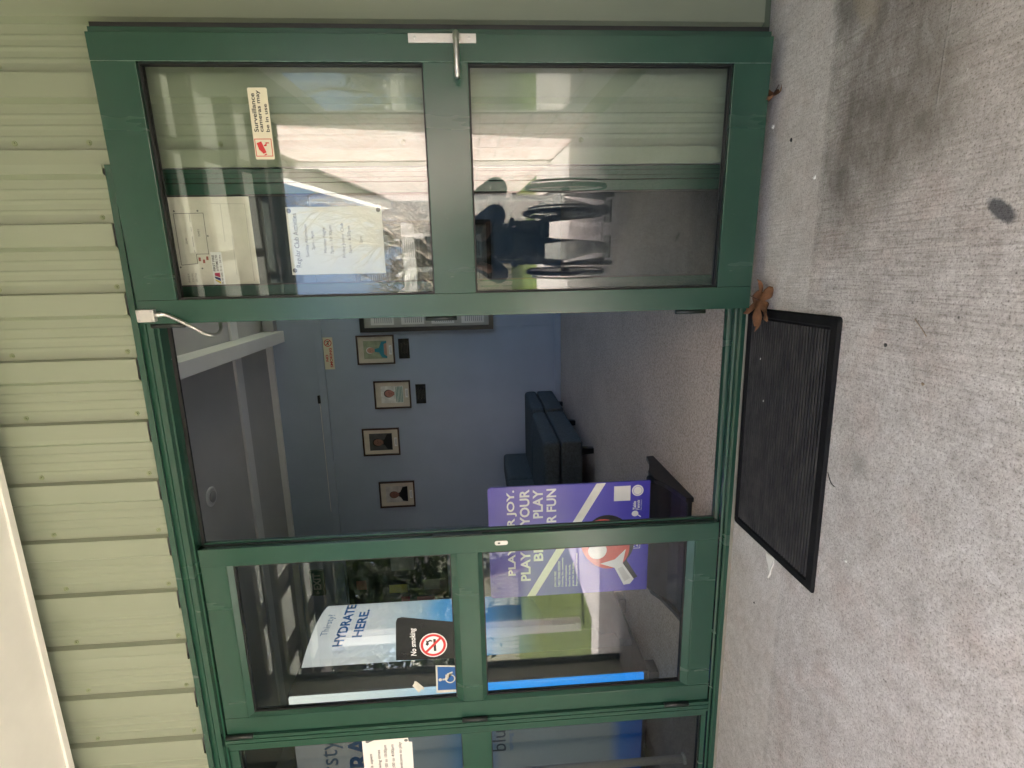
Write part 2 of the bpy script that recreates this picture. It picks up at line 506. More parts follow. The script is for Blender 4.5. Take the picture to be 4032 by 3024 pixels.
class Sheet:
    """flat print on a plane: origin o, right r, up u, normal = r x u pointing at the reader"""
    def __init__(s, o, r, u, parent, base=0.0008):
        s.o, s.r, s.u = Vector(o), Vector(r).normalized(), Vector(u).normalized()
        s.n = s.r.cross(s.u); s.p = parent; s.k = base

    def P(s, x, y, lift): return s.o + s.r * x + s.u * y + s.n * lift

    def poly(s, name, pts, mat_, lift=None, th=0.0003):
        k = s.k if lift is None else lift
        b = MB()
        b.prism(pts, lambda x, y: s.P(x, y, k - th), lambda x, y: s.P(x, y, k))
        return b.build(name, mat_, s.p)

    def rect(s, name, x0, x1, y0, y1, mat_, lift=None, th=0.0003):
        return s.poly(name, [(x0, y0), (x1, y0), (x1, y1), (x0, y1)], mat_, lift, th)

    def ell(s, name, x, y, rx, ry, mat_, lift=None, k=24, a0=0, a1=2 * math.pi):
        return s.poly(name, [(x + rx * math.cos(a0 + (a1 - a0) * i / k), y + ry * math.sin(a0 + (a1 - a0) * i / k)) for i in range(k if a1 - a0 > 6 else k + 1)], mat_, lift)

    def ring(s, name, x, y, r1, r0, mat_, lift, k=32):
        b = MB(); vs_, fs = [], []
        for i in range(k):
            a = 2 * math.pi * i / k
            for r_ in (r0, r1): vs_.append(s.P(x + r_ * math.cos(a), y + r_ * math.sin(a), lift))
        for i in range(k):
            j = (i + 1) % k
            fs.append((2 * i, 2 * i + 1, 2 * j + 1, 2 * j))
        return b.add(vs_, fs).build(name, mat_, s.p)

    def text(s, name, txt, x0, x1, y0, y1, mat_, lift=None, bold=0.0, shear=0.0):
        cu = bpy.data.curves.new('txt', 'FONT')
        cu.body = txt; cu.size = 1.0; cu.offset = bold; cu.shear = shear; cu.resolution_u = 3
        ob = bpy.data.objects.new('txt', cu)
        me = bpy.data.meshes.new_from_object(ob)
        bpy.data.objects.remove(ob); bpy.data.curves.remove(cu)
        xs = [v.co.x for v in me.vertices]; ys = [v.co.y for v in me.vertices]
        ax, bx_, ay, by = min(xs), max(xs), min(ys), max(ys)
        k = s.k if lift is None else lift
        for v in me.vertices:
            x = x0 + (v.co.x - ax) / (bx_ - ax) * (x1 - x0)
            y = y0 + (v.co.y - ay) / max(by - ay, 1e-6) * (y1 - y0)
            v.co = s.P(x, y, k)
        me.materials.clear()
        return place(name, me, mat_, s.p)


# ================================================================== ground and setting
def struct(o):
    o['kind'] = 'structure'
    return o


grass = leaf_mat('mown_grass', (0.10, 0.15, 0.02), (0.17, 0.22, 0.035))
nn = grass.node_tree
_src = nn.nodes['Principled BSDF'].inputs['Base Color'].links[0].from_socket
nn.links.new(mixc(nn, _src, ramp(nn, noise_(nn, 24, 6, 0.8), (0.35, (0.35, 0.4, 0.3)), (0.6, (1.1, 1.1, 1.0))), 0.85, 'MULTIPLY'), nn.nodes['Principled BSDF'].inputs['Base Color'])
_b = N(nn, 'ShaderNodeBump', Strength=1.0, Distance=0.03)
nn.links.new(noise_(nn, 30, 4, 0.8), _b.inputs['Height']); nn.links.new(_b.outputs[0], nn.nodes['Principled BSDF'].inputs['Normal'])
struct(bx('ground', -250, 250, -250, 250, -0.3, -0.06, grass))
struct(bx('lawn', -40, 2.6, -30, -2.45, -0.055, -0.03, grass))
pv = struct(MB().add([(-8, 0.14, 0), (-8, -2.4, 0), (-1.4, -2.4, 0), (-1.4, -6.8, 0), (2.78, -6.8, 0), (2.78, 0.14, 0),
                      (-8, 0.14, -.2), (-8, -2.4, -.2), (-1.4, -2.4, -.2), (-1.4, -6.8, -.2), (2.78, -6.8, -.2), (2.78, 0.14, -.2)],
                     [(0, 1, 2, 3, 4, 5), (11, 10, 9, 8, 7, 6), (0, 6, 7, 1), (1, 7, 8, 2), (2, 8, 9, 3), (3, 9, 10, 4), (4, 10, 11, 5), (5, 11, 6, 0)])
            .build('pavement', CONC, origin=(0, 0, 0)))

struct(bx('bounce_paving', 3.62, 14, -0.03, 9, -0.2, -0.01, mat('bounce_concrete', (0.42, 0.40, 0.37), 0.9, 0.1, 2)))  # unseen paving added to bounce neutral light in at the right window
# ================================================================== building shell
FL = 0.045          # inside floor level
CE = 3.285          # ceiling
struct(bx('carpet_floor', -3.3, 3.5, 0.082, 4.02, -0.04, FL, CARPET))
struct(bx('ceiling', -3.3, 3.5, 0.09, 4.1, CE, CE + 0.06, CEILP))
bw = struct(bx('back_wall', -3.4, 3.6, 4.006, 4.15, -0.1, 3.5, BLUEWALL))
for x0, x1 in ((-3.3, -1.188), (-1.182, 1.212), (1.218, 3.5)):
    bx('wall_panel', x0, x1, 3.998, 4.012, FL, 2.69, BLUEWALL, bw)
bx('wall_panel', -3.3, 3.5, 3.999, 4.012, 2.76, CE, BLUEWALL, bw)
bx('dado_rail', -3.3, 3.5, 3.972, 4.004, 2.685, 2.764, BLUETRIM, bw, 0.006)
bx('skirting_board', -3.3, 3.5, 3.980, 4.004, FL, 0.118, BLUETRIM, bw, 0.004)
bx('cornice', -3.3, 3.5, 3.955, 4.003, 3.225, CE - 0.001, CEILW, bw)
struct(bx('left_wall', -3.4, -3.3, 0.0, 4.1, -0.1, 3.5, BLUEWALL))
# right wall of the room with an unseen window added to light the interior
rw = empty('right_wall', (3.55, 2, 0)); struct(rw)
bx('wall_lower', 3.5, 3.6, 0.0, 4.1, -0.1, 1.0, GREYWALL, rw)
bx('wall_upper', 3.5, 3.6, 0.0, 4.1, 3.0, 3.5, GREYWALL, rw)
bx('wall_pier', 3.502, 3.598, 0.0, 1.8, 1.0, 3.0, GREYWALL, rw)
bx('wall_pier', 3.502, 3.598, 3.8, 4.1, 1.0, 3.0, GREYWALL, rw)
bx('added_window_pane', 3.545, 3.551, 1.8, 3.8, 1.0, 3.0, GLASS, rw)
# roof
rf = empty('building_roof', (0, 4, 3.4), 'long roof over the green clad building', 'roof')
bx('roof_deck', -8.2, 3.75, -0.1, 9.0, 3.52, 3.62, mat('roof_steel', (0.2, 0.25, 0.2), 0.4), rf)
# ceiling members
cb = bx('ceiling_beam', 1.115, 1.235, 0.10, 3.97, 3.08, CE - 0.002, CEILW, None, 0.004)
tag(cb, 'deep white beam running back across the ceiling inside the doorway', 'beam')
for x0, x1, g in ((-3.3, 1.113, 'left of'), (1.237, 3.5, 'right of')):
    o = bx('ceiling_batten', x0, x1, 3.15, 3.285, CE - 0.028, CE - 0.002, CEILW, None, 0.003)
    tag(o, 'flat white ceiling batten %s the deep beam' % g, 'batten', 'ceiling battens')
pel = bx('pelmet', 1.24, 3.4, 3.86, 3.953, 3.14, 3.26, GREYWALL, None, 0.004)
tag(pel, 'pale pelmet box high on the blue wall right of the beam', 'pelmet')
cv = empty('ceiling_fitting', (0.0, 2.445, CE - 0.05), 'round white fitting on the ceiling inside the doorway', 'ceiling fitting')
MB().lathe([(0.085, 0), (0.085, 0.006), (0.07, 0.016), (0.066, 0.012), (0.03, 0.012)], (0.0, 2.445, CE), (0, 0, -1), 28).build('rim', CEILW, cv, True)
MB().lathe([(0.045, 0.012), (0.05, 0.022), (0.02, 0.03)], (0.0, 2.445, CE), (0, 0, -1), 24).build('cap', mat('fitting_shade', (0.35, 0.34, 0.33), 0.5), cv, True)

# ------------------------------------------------------------------ clad front wall
fw = empty('clad_wall', (2.4, 0, 0), 'sage green ribbed steel cladding around the entrance', 'wall')
CORE = mat('wall_core', (0.3, 0.3, 0.3), 0.8)
bx('wall_core', -8, 2.8, 0.006, 0.118, 2.14, 3.5, CORE, fw)
bx('wall_core', 2.158, 2.8, 0.006, 0.118, -0.1, 2.138, CORE, fw)
bx('wall_core', -8, -1.0, 0.006, 0.118, -0.1, 2.138, CORE, fw)
bx('wall_lining', -3.3, 3.5, 0.119, 0.128, 2.14, CE, mat('lining', (0.5, 0.5, 0.5), 0.7), fw)
bx('wall_lining', 2.158, 3.5, 0.119, 0.128, FL, 2.138, BLUEWALL, fw)
bx('wall_lining', -3.3, -1.0, 0.119, 0.128, FL, 2.138, BLUEWALL, fw)
PITCH = 0.2195
STEP0 = 2.2095


def profile(xa, xb):
    pts = []
    k = math.floor((xa - STEP0) / PITCH) - 1
    while STEP0 + k * PITCH < xb + PITCH:
        s = STEP0 + k * PITCH
        pts += [(s - 0.083, -0.004), (s - 0.070, -0.026), (s - 0.001, -0.026), (s + 0.004, -0.004)]
        t0, t1 = s + 0.004, s + PITCH - 0.083
        for q in (0.28, 0.52, 0.76):
            c = t0 + (t1 - t0) * q
            pts += [(c - 0.010, -0.004), (c - 0.002, -0.0058), (c + 0.002, -0.0058), (c + 0.006, -0.004)]
        k += 1
    out = [p for p in pts if xa < p[0] < xb]

    def yat(x):
        for a, b in zip(pts, pts[1:]):
            if a[0] <= x <= b[0]: return a[1] + (b[1] - a[1]) * (x - a[0]) / max(b[0] - a[0], 1e-9)
        return -0.004
    return [(xa, yat(xa))] + out + [(xb, yat(xb))]


def sheet(xa, xb, z0, z1, dy=0.0):
    pr = profile(xa, xb)
    n = len(pr)
    vs_ = []
    for zz in (z0, z1):
        vs_ += [(x, y + dy, zz) for x, y in pr] + [(x, y + dy + 0.0009, zz) for x, y in pr]
    fs = []
    for i in range(n - 1):
        fs += [(i, i + 1, 2 * n + i + 1, 2 * n + i), (n + i + 1, n + i, 3 * n + i, 3 * n + i + 1),
               (i + 1, i, n + i, n + i + 1), (2 * n + i, 2 * n + i + 1, 3 * n + i + 1, 3 * n + i)]
    fs += [(0, 2 * n, 3 * n, n), (n - 1, 2 * n - 1, 4 * n - 1, 3 * n - 1)]
    return MB().add(vs_, fs).build('cladding_sheet', CLAD, fw)


S = lambda k: STEP0 + k * PITCH - 0.004
CB = 2.137
sheet(S(0) - 0.05, 2.80, 0.03, 3.50)
xa = S(0) - 0.05
k = 0
while xa > -7.5:
    xb = xa + 0.012
    xa2 = xa - 4 * PITCH
    if xb > -0.95:
        sheet(xa2, xb, CB, 3.50, -0.0012 if k % 2 == 0 else 0.0)
    else:
        sheet(xa2, xb, 0.03, 3.50, -0.0012 if k % 2 == 0 else 0.0)
    xa = xa2; k += 1
sb = MB().lathe([(0.0085, 0), (0.0085, 0.0015), (0.0075, 0.003), (0.0048, 0.003), (0.0048, 0.0075), (0.003, 0.0085)], (0, 0, 0), (0, -1, 0), 10).mesh('screw')
scm = mat('screw_paint', (0.22, 0.26, 0.15), 0.4)
sb.materials.append(scm)
spots = []
for q in range(-16, 1): spots.append((STEP0 + q * PITCH + 0.022, CB + 0.036))
for q in (0, 1, 2):
    for z in (0.06, 0.62, 1.20, 1.78, 2.40): spots.append((STEP0 + q * PITCH + 0.022, z))
for q in range(-16, 3): spots.append((STEP0 + q * PITCH + 0.022, 2.54))
for x, z in spots:
    o = bpy.data.objects.new('screw', sb); col.objects.link(o); o.parent = fw
    o.location = Vector((x + random.uniform(-.004, .004), -0.0045, z + random.uniform(-.004, .004))) - WO[fw]
    o.rotation_euler = (0, random.random() * 3, 0)
# clad end wall closing the left end of the porch
ew = empty('porch_end_wall', (-1.05, -0.75, 0), 'sage green ribbed end wall closing the left end of the porch', 'wall')
bx('wall_core', -1.17, -1.06, -1.45, -0.03, 0.0, 2.575, CORE, ew)
pe_ = [(x, y) for x, y in profile(0.0, 1.43)]
nE = len(pe_)
vE = []
for zz in (0.03, 2.57):
    vE += [(-1.055 - y, -1.46 + x, zz) for x, y in pe_] + [(-1.056 - y, -1.46 + x, zz) for x, y in pe_]
fE = []
for i in range(nE - 1):
    fE += [(i, i + 1, 2 * nE + i + 1, 2 * nE + i), (nE + i + 1, nE + i, 3 * nE + i, 3 * nE + i + 1)]
MB().add(vE, fE).build('cladding_sheet', CLAD, ew)
bx('corner_flashing', -1.175, -1.02, -1.475, -1.4605, 0.0, 2.57, GREEN, ew)
# head flashing
MB().prism([(0.0, 2.1368), (-0.034, 2.1255), (-0.036, 2.104), (-0.034, 2.104), (-0.032, 2.1235), (0.0, 2.1350)],
           lambda y, z: (-1.02, y, z), lambda y, z: (2.165, y, z)).build('head_flashing', GREEN, fw)
# sill under the right-hand cladding
bx('base_flashing', 2.166, 2.8, -0.012, 0.004, 0.004, 0.032, mat('base_flashing', (0.10, 0.13, 0.09), 0.5), fw)

# ================================================================== entrance frame
ef = empty('entrance_frame', (0.8, 0.05, 0), 'dark green aluminium frame with fixed sidelights either side of the doorway', 'door frame')


def ext(name, prof, x0, x1, parent=ef, m=GREEN):
    return MB().prism(prof, lambda y, z: (x0, y, z), lambda y, z: (x1, y, z)).build(name, m, parent)


def extz(name, prof, z0, z1, parent=ef, m=GREEN):
    return MB().prism(prof, lambda x, y: (x, y, z0), lambda x, y: (x, y, z1)).build(name, m, parent)


# head: lipped profile, wider stop behind the leaves
ext('head', [(-0.022, 2.1105), (-0.022, 2.090), (-0.018, 2.088), (-0.018, 2.0795), (-0.022, 2.0775), (-0.022, 2.066), (-0.004, 2.0645), (-0.004, 2.058), (0.062, 2.058),
             (0.062, 2.076), (0.118, 2.086), (0.118, 2.1105)], -1.0, 2.155)
ext('head_seal', [(0.0505, 2.0575), (0.0415, 2.0575), (0.0415, 2.045), (0.0505, 2.045)], 0.0, 1.66, ef, GASKET)
# threshold
ext('threshold', [(-0.012, 0.004), (-0.012, 0.026), (-0.004, 0.032), (0.012, 0.033), (0.014, 0.040), (0.030, 0.0405), (0.032, 0.034), (0.048, 0.034), (0.052, 0.050), (0.070, 0.052), (0.080, 0.049), (0.080, 0.004)], -1.0, 2.155)
ext('sill_seal', [(-0.016, 0.001), (-0.016, 0.010), (-0.0125, 0.012), (-0.0125, 0.001)], -1.0, 2.155, ef, mat('silicone', (0.25, 0.24, 0.2), 0.5))


def mullion(xl, xr, zb=0.0525, zt=2.0575, y0=-0.010):
    w_ = xr - xl
    extz('mullion', [(xl, y0), (xl + w_ * .22, y0), (xl + w_ * .24, y0 + .003), (xl + w_ * .30, y0 + .003), (xl + w_ * .32, y0), (xl + w_ * .62, y0), (xl + w_ * .64, y0 + .004), (xl + w_ * .70, y0 + .004), (xl + w_ * .72, y0), (xr, y0), (xr, 0.098), (xl, 0.098)], zb, zt)


mullion(-0.052, -0.004)
mullion(1.684, 1.752)
mullion(2.112, 2.153)
mullion(-0.995, -0.945)


def sidelight(xl, xr, mid0, mid1):
    st = 0.034
    bx('sidelight_stile', xl, xl + st, 0.004, 0.05, 0.0525, 2.0575, GREEN, ef, 0.0015)
    bx('sidelight_stile', xr - st, xr, 0.004, 0.05, 0.0525, 2.0575, GREEN, ef, 0.0015)
    for z0, z1 in ((0.0525, 0.072), (mid0, mid1), (2.022, 2.0575)):
        bx('sidelight_rail', xl + st + .0005, xr - st - .0005, 0.0048, 0.0495, z0, z1, GREEN, ef, 0.0015)
    for z0, z1 in ((0.072, mid0), (mid1, 2.022)):
        bx('glass_pane', xl + st - .004, xr - st + .004, 0.022, 0.028, z0 - .004, z1 + .004, TINTED, ef)
        g = MB()
        for a, b, c, d in ((xl + st, xr - st, z0, z0 + .004), (xl + st, xr - st, z1 - .004, z1), (xl + st, xl + st + .004, z0, z1), (xr - st - .004, xr - st, z0, z1)):
            g.box(a, b, 0.0285, 0.034, c, d)
            g.box(a, b, 0.0165, 0.0215, c, d)
        g.build('gasket', GASKET, ef)


sidelight(-0.944, -0.0525, 0.985, 1.108)
sidelight(1.7525, 2.1115, 0.985, 1.108)

# ================================================================== door leaves
LW, LH, Z0 = 0.8231, 2.0, 0.053


def leaf(root, T, ext_face):
    sw = 0.0735
    G = [(0.117, 0.931), (1.065, 1.877)]
    q = lambda name, a, b, c, d, m=GREEN, w0=-0.045, w1=0.0, bev=0.0014: bx(name, a, b, w0, w1, c, d, m, root, bev, T)
    if ext_face:
        rails = [(0.0, 0.090), (0.963, 1.036), (1.909, 2.0)]; s2 = 0.0735; op = [(0.090, 0.963), (1.036, 1.909)]
    else:
        rails = [(0.0, 0.117), (0.931, 1.065), (1.877, 2.0)]; s2 = sw; op = G
    q('stile', 0, s2, 0, LH); q('stile', LW - s2, LW, 0, LH)
    for a, b in rails: q('rail', s2 + .0004, LW - s2 - .0004, a, b, GREEN, -0.0445, -0.0008)
    for (a, b) in op:
        if ext_face:
            d1, d2 = -0.016, -0.022
            bs_, bt, bb = 0.009, 0.020, 0.030
            x0, x1 = s2, LW - s2
            vs_, fs = [], []
            for (k_, dp) in ((0, -0.0030), (0.15, -0.0030), (1, d1), (1, d2)):
                vs_ += [(x0 + bs_ * k_, dp, a + bb * k_), (x1 - bs_ * k_, dp, a + bb * k_), (x1 - bs_ * k_, dp, b - bt * k_), (x0 + bs_ * k_, dp, b - bt * k_)]
            for r_ in range(3):
                for i in range(4):
                    j = (i + 1) % 4
                    fs.append((r_ * 4 + i, r_ * 4 + j, r_ * 4 + 4 + j, r_ * 4 + 4 + i))
            MB(T).add(vs_, fs).build('glazing_bead', GREEN, root)
            # inside bead
            g = MB(T)
            for c in ((x0, x1, a, a + bb), (x0, x1, b - bt, b), (x0, x0 + bs_, a + bb, b - bt), (x1 - bs_, x1, a + bb, b - bt)): g.box(c[0], c[1], -0.042, -0.030, c[2], c[3])
            g.build('inner_bead', GREEN, root)
            gx0, gx1, ga, gb = x0 + bs_, x1 - bs_, a + bb, b - bt
        else:
            gx0, gx1, ga, gb = s2, LW - s2, a, b
        bx('glass_pane', gx0 - .005, gx1 + .005, -0.029, -0.023, ga - .005, gb + .005, GLASS, root, 0, T)
        g = MB(T)
        t = 0.005
        for (w0, w1) in ((-0.0225, -0.0135 if not ext_face else -0.0185), (-0.036, -0.0295)):
            for c in ((gx0, gx1, ga, ga + t), (gx0, gx1, gb - t, gb), (gx0, gx0 + t, ga + t, gb - t), (gx1 - t, gx1, ga + t, gb - t)): g.box(c[0], c[1], w0, w1, c[2], c[3])
        g.build('gasket', GASKET, root)


# left leaf (closed)
ll = empty('door_leaf', (0.41, 0, Z0), 'closed green glazed door leaf left of the open doorway, outer face showing', 'door', 'entrance door leaves')
TL = lambda u, ww, z: (u, -ww, Z0 + z)
leaf(ll, TL, True)
# meeting edge: rebate lip, seal and lock keep on the thickness
bx('meeting_lip', LW + .0005, LW + 0.010, -0.046, -0.030, 0.01, 1.99, GREEN, ll, 0.001, TL)
bx('edge_seal', LW + .0005, LW + 0.005, -0.028, -0.020, 0.01, 1.99, GASKET, ll, 0, TL)
bx('lock_keep', LW + .0006, LW + 0.004, -0.018, -0.004, 0.94, 1.13, DARKHINGE, ll, 0, TL)
bx('meeting_strip', LW - 0.012, LW - 0.001, 0.0003, 0.003, 0.004, 1.996, GREEN, ll, 0.0008, TL)
cyl = MB(TL).prism([(-0.0085 + 0 * i, 0) for i in range(0)] or [(0.009 * math.cos(a) + 0.787, (0.0165 if math.sin(a) > 0 else -0.0165) + 0.009 * math.sin(a)) for a in [2 * math.pi * i / 20 + 0.01 for i in range(20)]],
                   lambda x, z: (x, 0.0005, 0.867 + z), lambda x, z: (x, 0.004, 0.867 + z)).build('lock_escutcheon', SATIN, ll)
MB(TL).prism([(0.787 + 0.0035 * math.cos(2 * math.pi * i / 12), 0.876 + 0.0055 * math.sin(2 * math.pi * i / 12)) for i in range(12)], lambda x, z: (x, 0.004, z), lambda x, z: (x, 0.0046, z)).build('keyhole', INK, ll)
for z in (0.142, 0.998, 1.948):
    MB().tube([(-0.004, -0.012, z), (-0.004, -0.012, z + 0.104)], 0.0085, 12).build('hinge', DARKHINGE, ll, True)

# right leaf (swung open almost flat to the wall, inner face showing)
HX, HY, TH = 1.6732, -0.1064, 0.0347
E_ = Vector((math.cos(TH), -math.sin(TH), 0)); NR = Vector((-math.sin(TH), -math.cos(TH), 0))
HP = Vector((HX, HY, Z0))
TR = lambda u, ww, z: HP + E_ * u + NR * ww + Vector((0, 0, z))
rl = empty('door_leaf', (2.08, -0.12, Z0), 'green glazed door leaf with lever handle, swung open before the right sidelight', 'door', 'entrance door leaves')
leaf(rl, TR, False)
bx('meeting_lip', LW + .0006, LW + 0.017, -0.045, -0.012, 0.002, 1.998, GREEN, rl, 0.001, TR)
bx('brush_seal', LW + 0.0175, LW + 0.029, -0.044, -0.014, 0.01, 1.992, GASKET, rl, 0, TR)
EDGE_HL = mat('edge_highlight', (0.16, 0.24, 0.20), 0.5, 0.6, 25)  # pale strip along the stile joint: the edge highlight painted in
bx('stile_highlight', LW - 0.0741, LW - 0.0729, -0.001, 0.0004, 0.001, 1.999, EDGE_HL, rl, 0, TR)
pl = bx('handle_plate', 0.7975, 0.822, 0.0006, 0.0065, 0.905, 1.102, SATIN, rl, 0.0012, TR)
for z in (0.925, 1.083):
    MB().lathe([(0.0045, 0), (0.0045, 0.001), (0.002, 0.0014)], TR(0.811, 0.0065, z), NR, 12).build('plate_screw', STEEL, pl)
lv = []
for u, ww in ((0.8125, 0.0065), (0.8125, 0.030), (0.8105, 0.042), (0.803, 0.0495), (0.79, 0.052), (0.74, 0.052), (0.71, 0.051), (0.70, 0.048), (0.696, 0.042)): lv.append(TR(u, ww, 0.963))
MB().tube(lv, [0.0085] * 7 + [0.0082, 0.007], 14).build('lever', STEEL, rl, True)
MB().lathe([(0.0125, 0), (0.0125, 0.006), (0.0105, 0.008)], TR(0.8125, 0.0065, 0.963), NR, 18).build('rose', SATIN, rl, True)
for z in (0.142, 0.998, 1.88):
    MB().tube([TR(-0.009, -0.030, z), TR(-0.009, -0.030, z + 0.104)], 0.0085, 12).build('hinge', DARKHINGE, rl, True)
# cable loop
bxp = bx('cable_box', 0.008, 0.047, 0.0006, 0.018, 1.944, 1.998, SATIN, rl, 0.0025, TR)
for u in (0.0135, 0.0415):
    for z in (1.9505, 1.9915):
        MB().lathe([(0.0042, 0), (0.0042, 0.0012), (0.0015, 0.0018)], TR(u, 0.018, z), NR, 10).build('box_screw', STEEL, bxp)
a0 = TR(0.030, 0.010, 1.945)
MB().tube([a0, a0 - Vector((0, 0, 0.018))], 0.0085, 14).build('cable_gland', STEEL, rl, True)


def bez(p, n=60):
    out = []
    P = [Vector(x) for x in p]
    for s in range(len(P) - 1):
        p0 = P[max(s - 1, 0)]; p1 = P[s]; p2 = P[s + 1]; p3 = P[min(s + 2, len(P) - 1)]
        m = n // (len(P) - 1)
        for i in range(m):
            t = i / m
            out.append(0.5 * ((2 * p1) + (p2 - p0) * t + (2 * p0 - 5 * p1 + 4 * p2 - p3) * t * t + (3 * p1 - p0 - 3 * p2 + p3) * t ** 3))
    out.append(P[-1])
    return out


cp = bez([a0 - Vector((0, 0, 0.016)), a0 - Vector((0.004, 0.006, 0.045)), (1.662, -0.125, 1.885), (1.637, -0.105, 1.857), (1.630, -0.07, 1.843), (1.642, -0.035, 1.842), (1.662, -0.005, 1.855), (1.686, 0.02, 1.862)], 140)
rr = [0.0062 if i % 2 else 0.0052 for i in range(len(cp))]
MB().tube(cp, rr, 10).build('armoured_cable', STEEL, rl, False)

# ================================================================== stickers and notices on the glass
UZ = Vector((0, 0, 1))
# surveillance sticker on the open leaf
o = empty('surveillance_sticker', TR(0.588, -0.0225, 1.53), 'cream surveillance cameras sticker with red camera symbol on the open door glass', 'sticker')
s = Sheet(TR(0, -0.0226, 0), E_, UZ, o)
CREAMP = mat('cream_vinyl', (0.72, 0.68, 0.52), 0.45, 0.04)
s.poly('sticker_base', [(0.492, 1.5285), (0.684, 1.5285), (0.687, 1.5315), (0.687, 1.582), (0.684, 1.585), (0.492, 1.585), (0.489, 1.582), (0.489, 1.5315)], CREAMP, 0.0006)
s.text('lettering', 'Surveillance', 0.566, 0.672, 1.566, 1.579, INK, 0.0011, 0.02)
s.text('lettering', 'cameras may', 0.566, 0.680, 1.5485, 1.560, INK, 0.0011, 0.02)
s.text('lettering', 'be in use', 0.566, 0.643, 1.5335, 1.544, INK, 0.0011, 0.02)
b = MB()
for c in ((0.4975, 0.5475, 1.5325, 1.5345), (0.4975, 0.5475, 1.5805, 1.5825), (0.4975, 0.4995, 1.5345, 1.5805), (0.5455, 0.5475, 1.5345, 1.5805)):
    b.prism([(c[0], c[2]), (c[1], c[2]), (c[1], c[3]), (c[0], c[3])], lambda x, y: s.P(x, y, 0.0008), lambda x, y: s.P(x, y, 0.0011))
b.build('border', RED, o)
s.poly('camera_symbol', [(0.505, 1.560), (0.509, 1.551), (0.540, 1.563), (0.535, 1.577), (0.517, 1.572)], RED, 0.0011)
s.poly('camera_symbol', [(0.526, 1.556), (0.529, 1.557), (0.527, 1.548), (0.534, 1.548), (0.534, 1.541), (0.537, 1.541), (0.537, 1.551), (0.526, 1.551)], RED, 0.0011)
s.poly('camera_symbol', [(0.500, 1.558), (0.503, 1.5575), (0.506, 1.551), (0.503, 1.5495)], RED, 0.0011)

SX = Vector((1, 0, 0))


def yz(o_, yy, parent): return Sheet((0, yy, 0), SX, UZ, parent)


# no-smoking sticker (black) inside the left leaf
GY = 0.0305
o = empty('no_smoking_sticker', (0.36, GY, 1.11), 'black sticker reading No smoking above a red crossed cigarette circle on the closed leaf glass', 'sticker')
s = yz(None, 0.0222, o)
BLK = mat('black_vinyl', (0.006, 0.006, 0.007), 0.25)
s.poly('sticker_base', [(0.268, 1.121), (0.437, 1.121), (0.452, 1.21), (0.473, 1.325), (0.468, 1.343), (0.452, 1.350), (0.276, 1.361), (0.272, 1.30)], BLK, 0.0006)
s.text('lettering', 'No smoking', 0.292, 0.420, 1.270, 1.299, WHITEP, 0.0012, 0.012, 0.15)
s.ell('disc', 0.336, 1.207, 0.0555, 0.0555, WHITEP, 0.0010)
s.ring('prohibition_ring', 0.336, 1.207, 0.051, 0.041, RED, 0.0014)
s.poly('cigarette', [(0.308, 1.196), (0.364, 1.196), (0.364, 1.206), (0.308, 1.206)], INK, 0.0013)
s.poly('smoke', [(0.352, 1.210), (0.358, 1.210), (0.362, 1.220), (0.356, 1.228), (0.360, 1.236), (0.350, 1.234), (0.340, 1.238), (0.334, 1.230), (0.342, 1.224), (0.350, 1.226), (0.354, 1.219)], INK, 0.0013)
s.poly('slash', [(0.302, 1.234), (0.309, 1.241), (0.370, 1.180), (0.363, 1.173)], RED, 0.0016)
# disabled access sticker
o = empty('access_sticker', (0.17, GY, 1.12), 'blue wheelchair access sticker low in the upper glass of the closed leaf', 'sticker')
s = yz(None, 0.0222, o)
WORN = mat('worn_white', (0.55, 0.54, 0.46), 0.6, 0.1, 60)
s.poly('sticker_base', [(0.105, 1.122), (0.232, 1.120), (0.240, 1.203), (0.108, 1.206)], WORN, 0.0006)
s.poly('blue_field', [(0.118, 1.124), (0.226, 1.122), (0.233, 1.196), (0.120, 1.199)], mat('access_blue', (0.02, 0.10, 0.30), 0.4), 0.0010)
s.ell('symbol', 0.170, 1.187, 0.007, 0.007, WORN, 0.0014)
s.poly('symbol', [(0.166, 1.178), (0.174, 1.178), (0.175, 1.165), (0.193, 1.165), (0.193, 1.159), (0.175, 1.159), (0.175, 1.152), (0.192, 1.152), (0.200, 1.134), (0.206, 1.136), (0.197, 1.158), (0.168, 1.158)], WORN, 0.0014)
s.ring('symbol', 0.172, 1.146, 0.021, 0.016, WORN, 0.0013)
# scrap of tape
o = empty('tape_scrap', (0.14, GY, 1.26), 'torn scrap of pale tape left on the closed leaf glass', 'tape')
yz(None, 0.0222, o).poly('tape', [(0.150, 1.303), (0.158, 1.296), (0.172, 1.292), (0.168, 1.283), (0.136, 1.254), (0.127, 1.258), (0.131, 1.264), (0.114, 1.279), (0.128, 1.287)], WORN, 0.0006)

# hand-written opening-times paper on the left sidelight
o = empty('opening_times_notice', (-0.21, 0.03, 1.32), 'torn white opening times notice stuck inside the left sidelight', 'notice')
s = yz(None, 0.0192, o)
s.poly('sheet', [(-0.33, 1.322), (-0.123, 1.320), (-0.120, 1.334), (-0.092, 1.337), (-0.094, 1.46), (-0.112, 1.505), (-0.095, 1.512), (-0.100, 1.527), (-0.33, 1.528)], PAPER, 0.0006)
for t, z, x1 in (('The hall is open', 1.486, -0.168), ('the following times', 1.452, -0.150), ('Mon 7:00 to 10:00pm', 1.424, -0.128), ('Sun 2:00 to 4:00pm', 1.394, -0.128), ('All welcome to play', 1.362, -0.118)):
    s.text('lettering', t, x1 - 0.165, x1, z, z + 0.017, INK, 0.0011, 0.012, 0.1)
for x, z in ((-0.105, 1.505), (-0.112, 1.345)): s.ell('tack', x, z, 0.007, 0.008, GREYINK, 0.0011, 12)

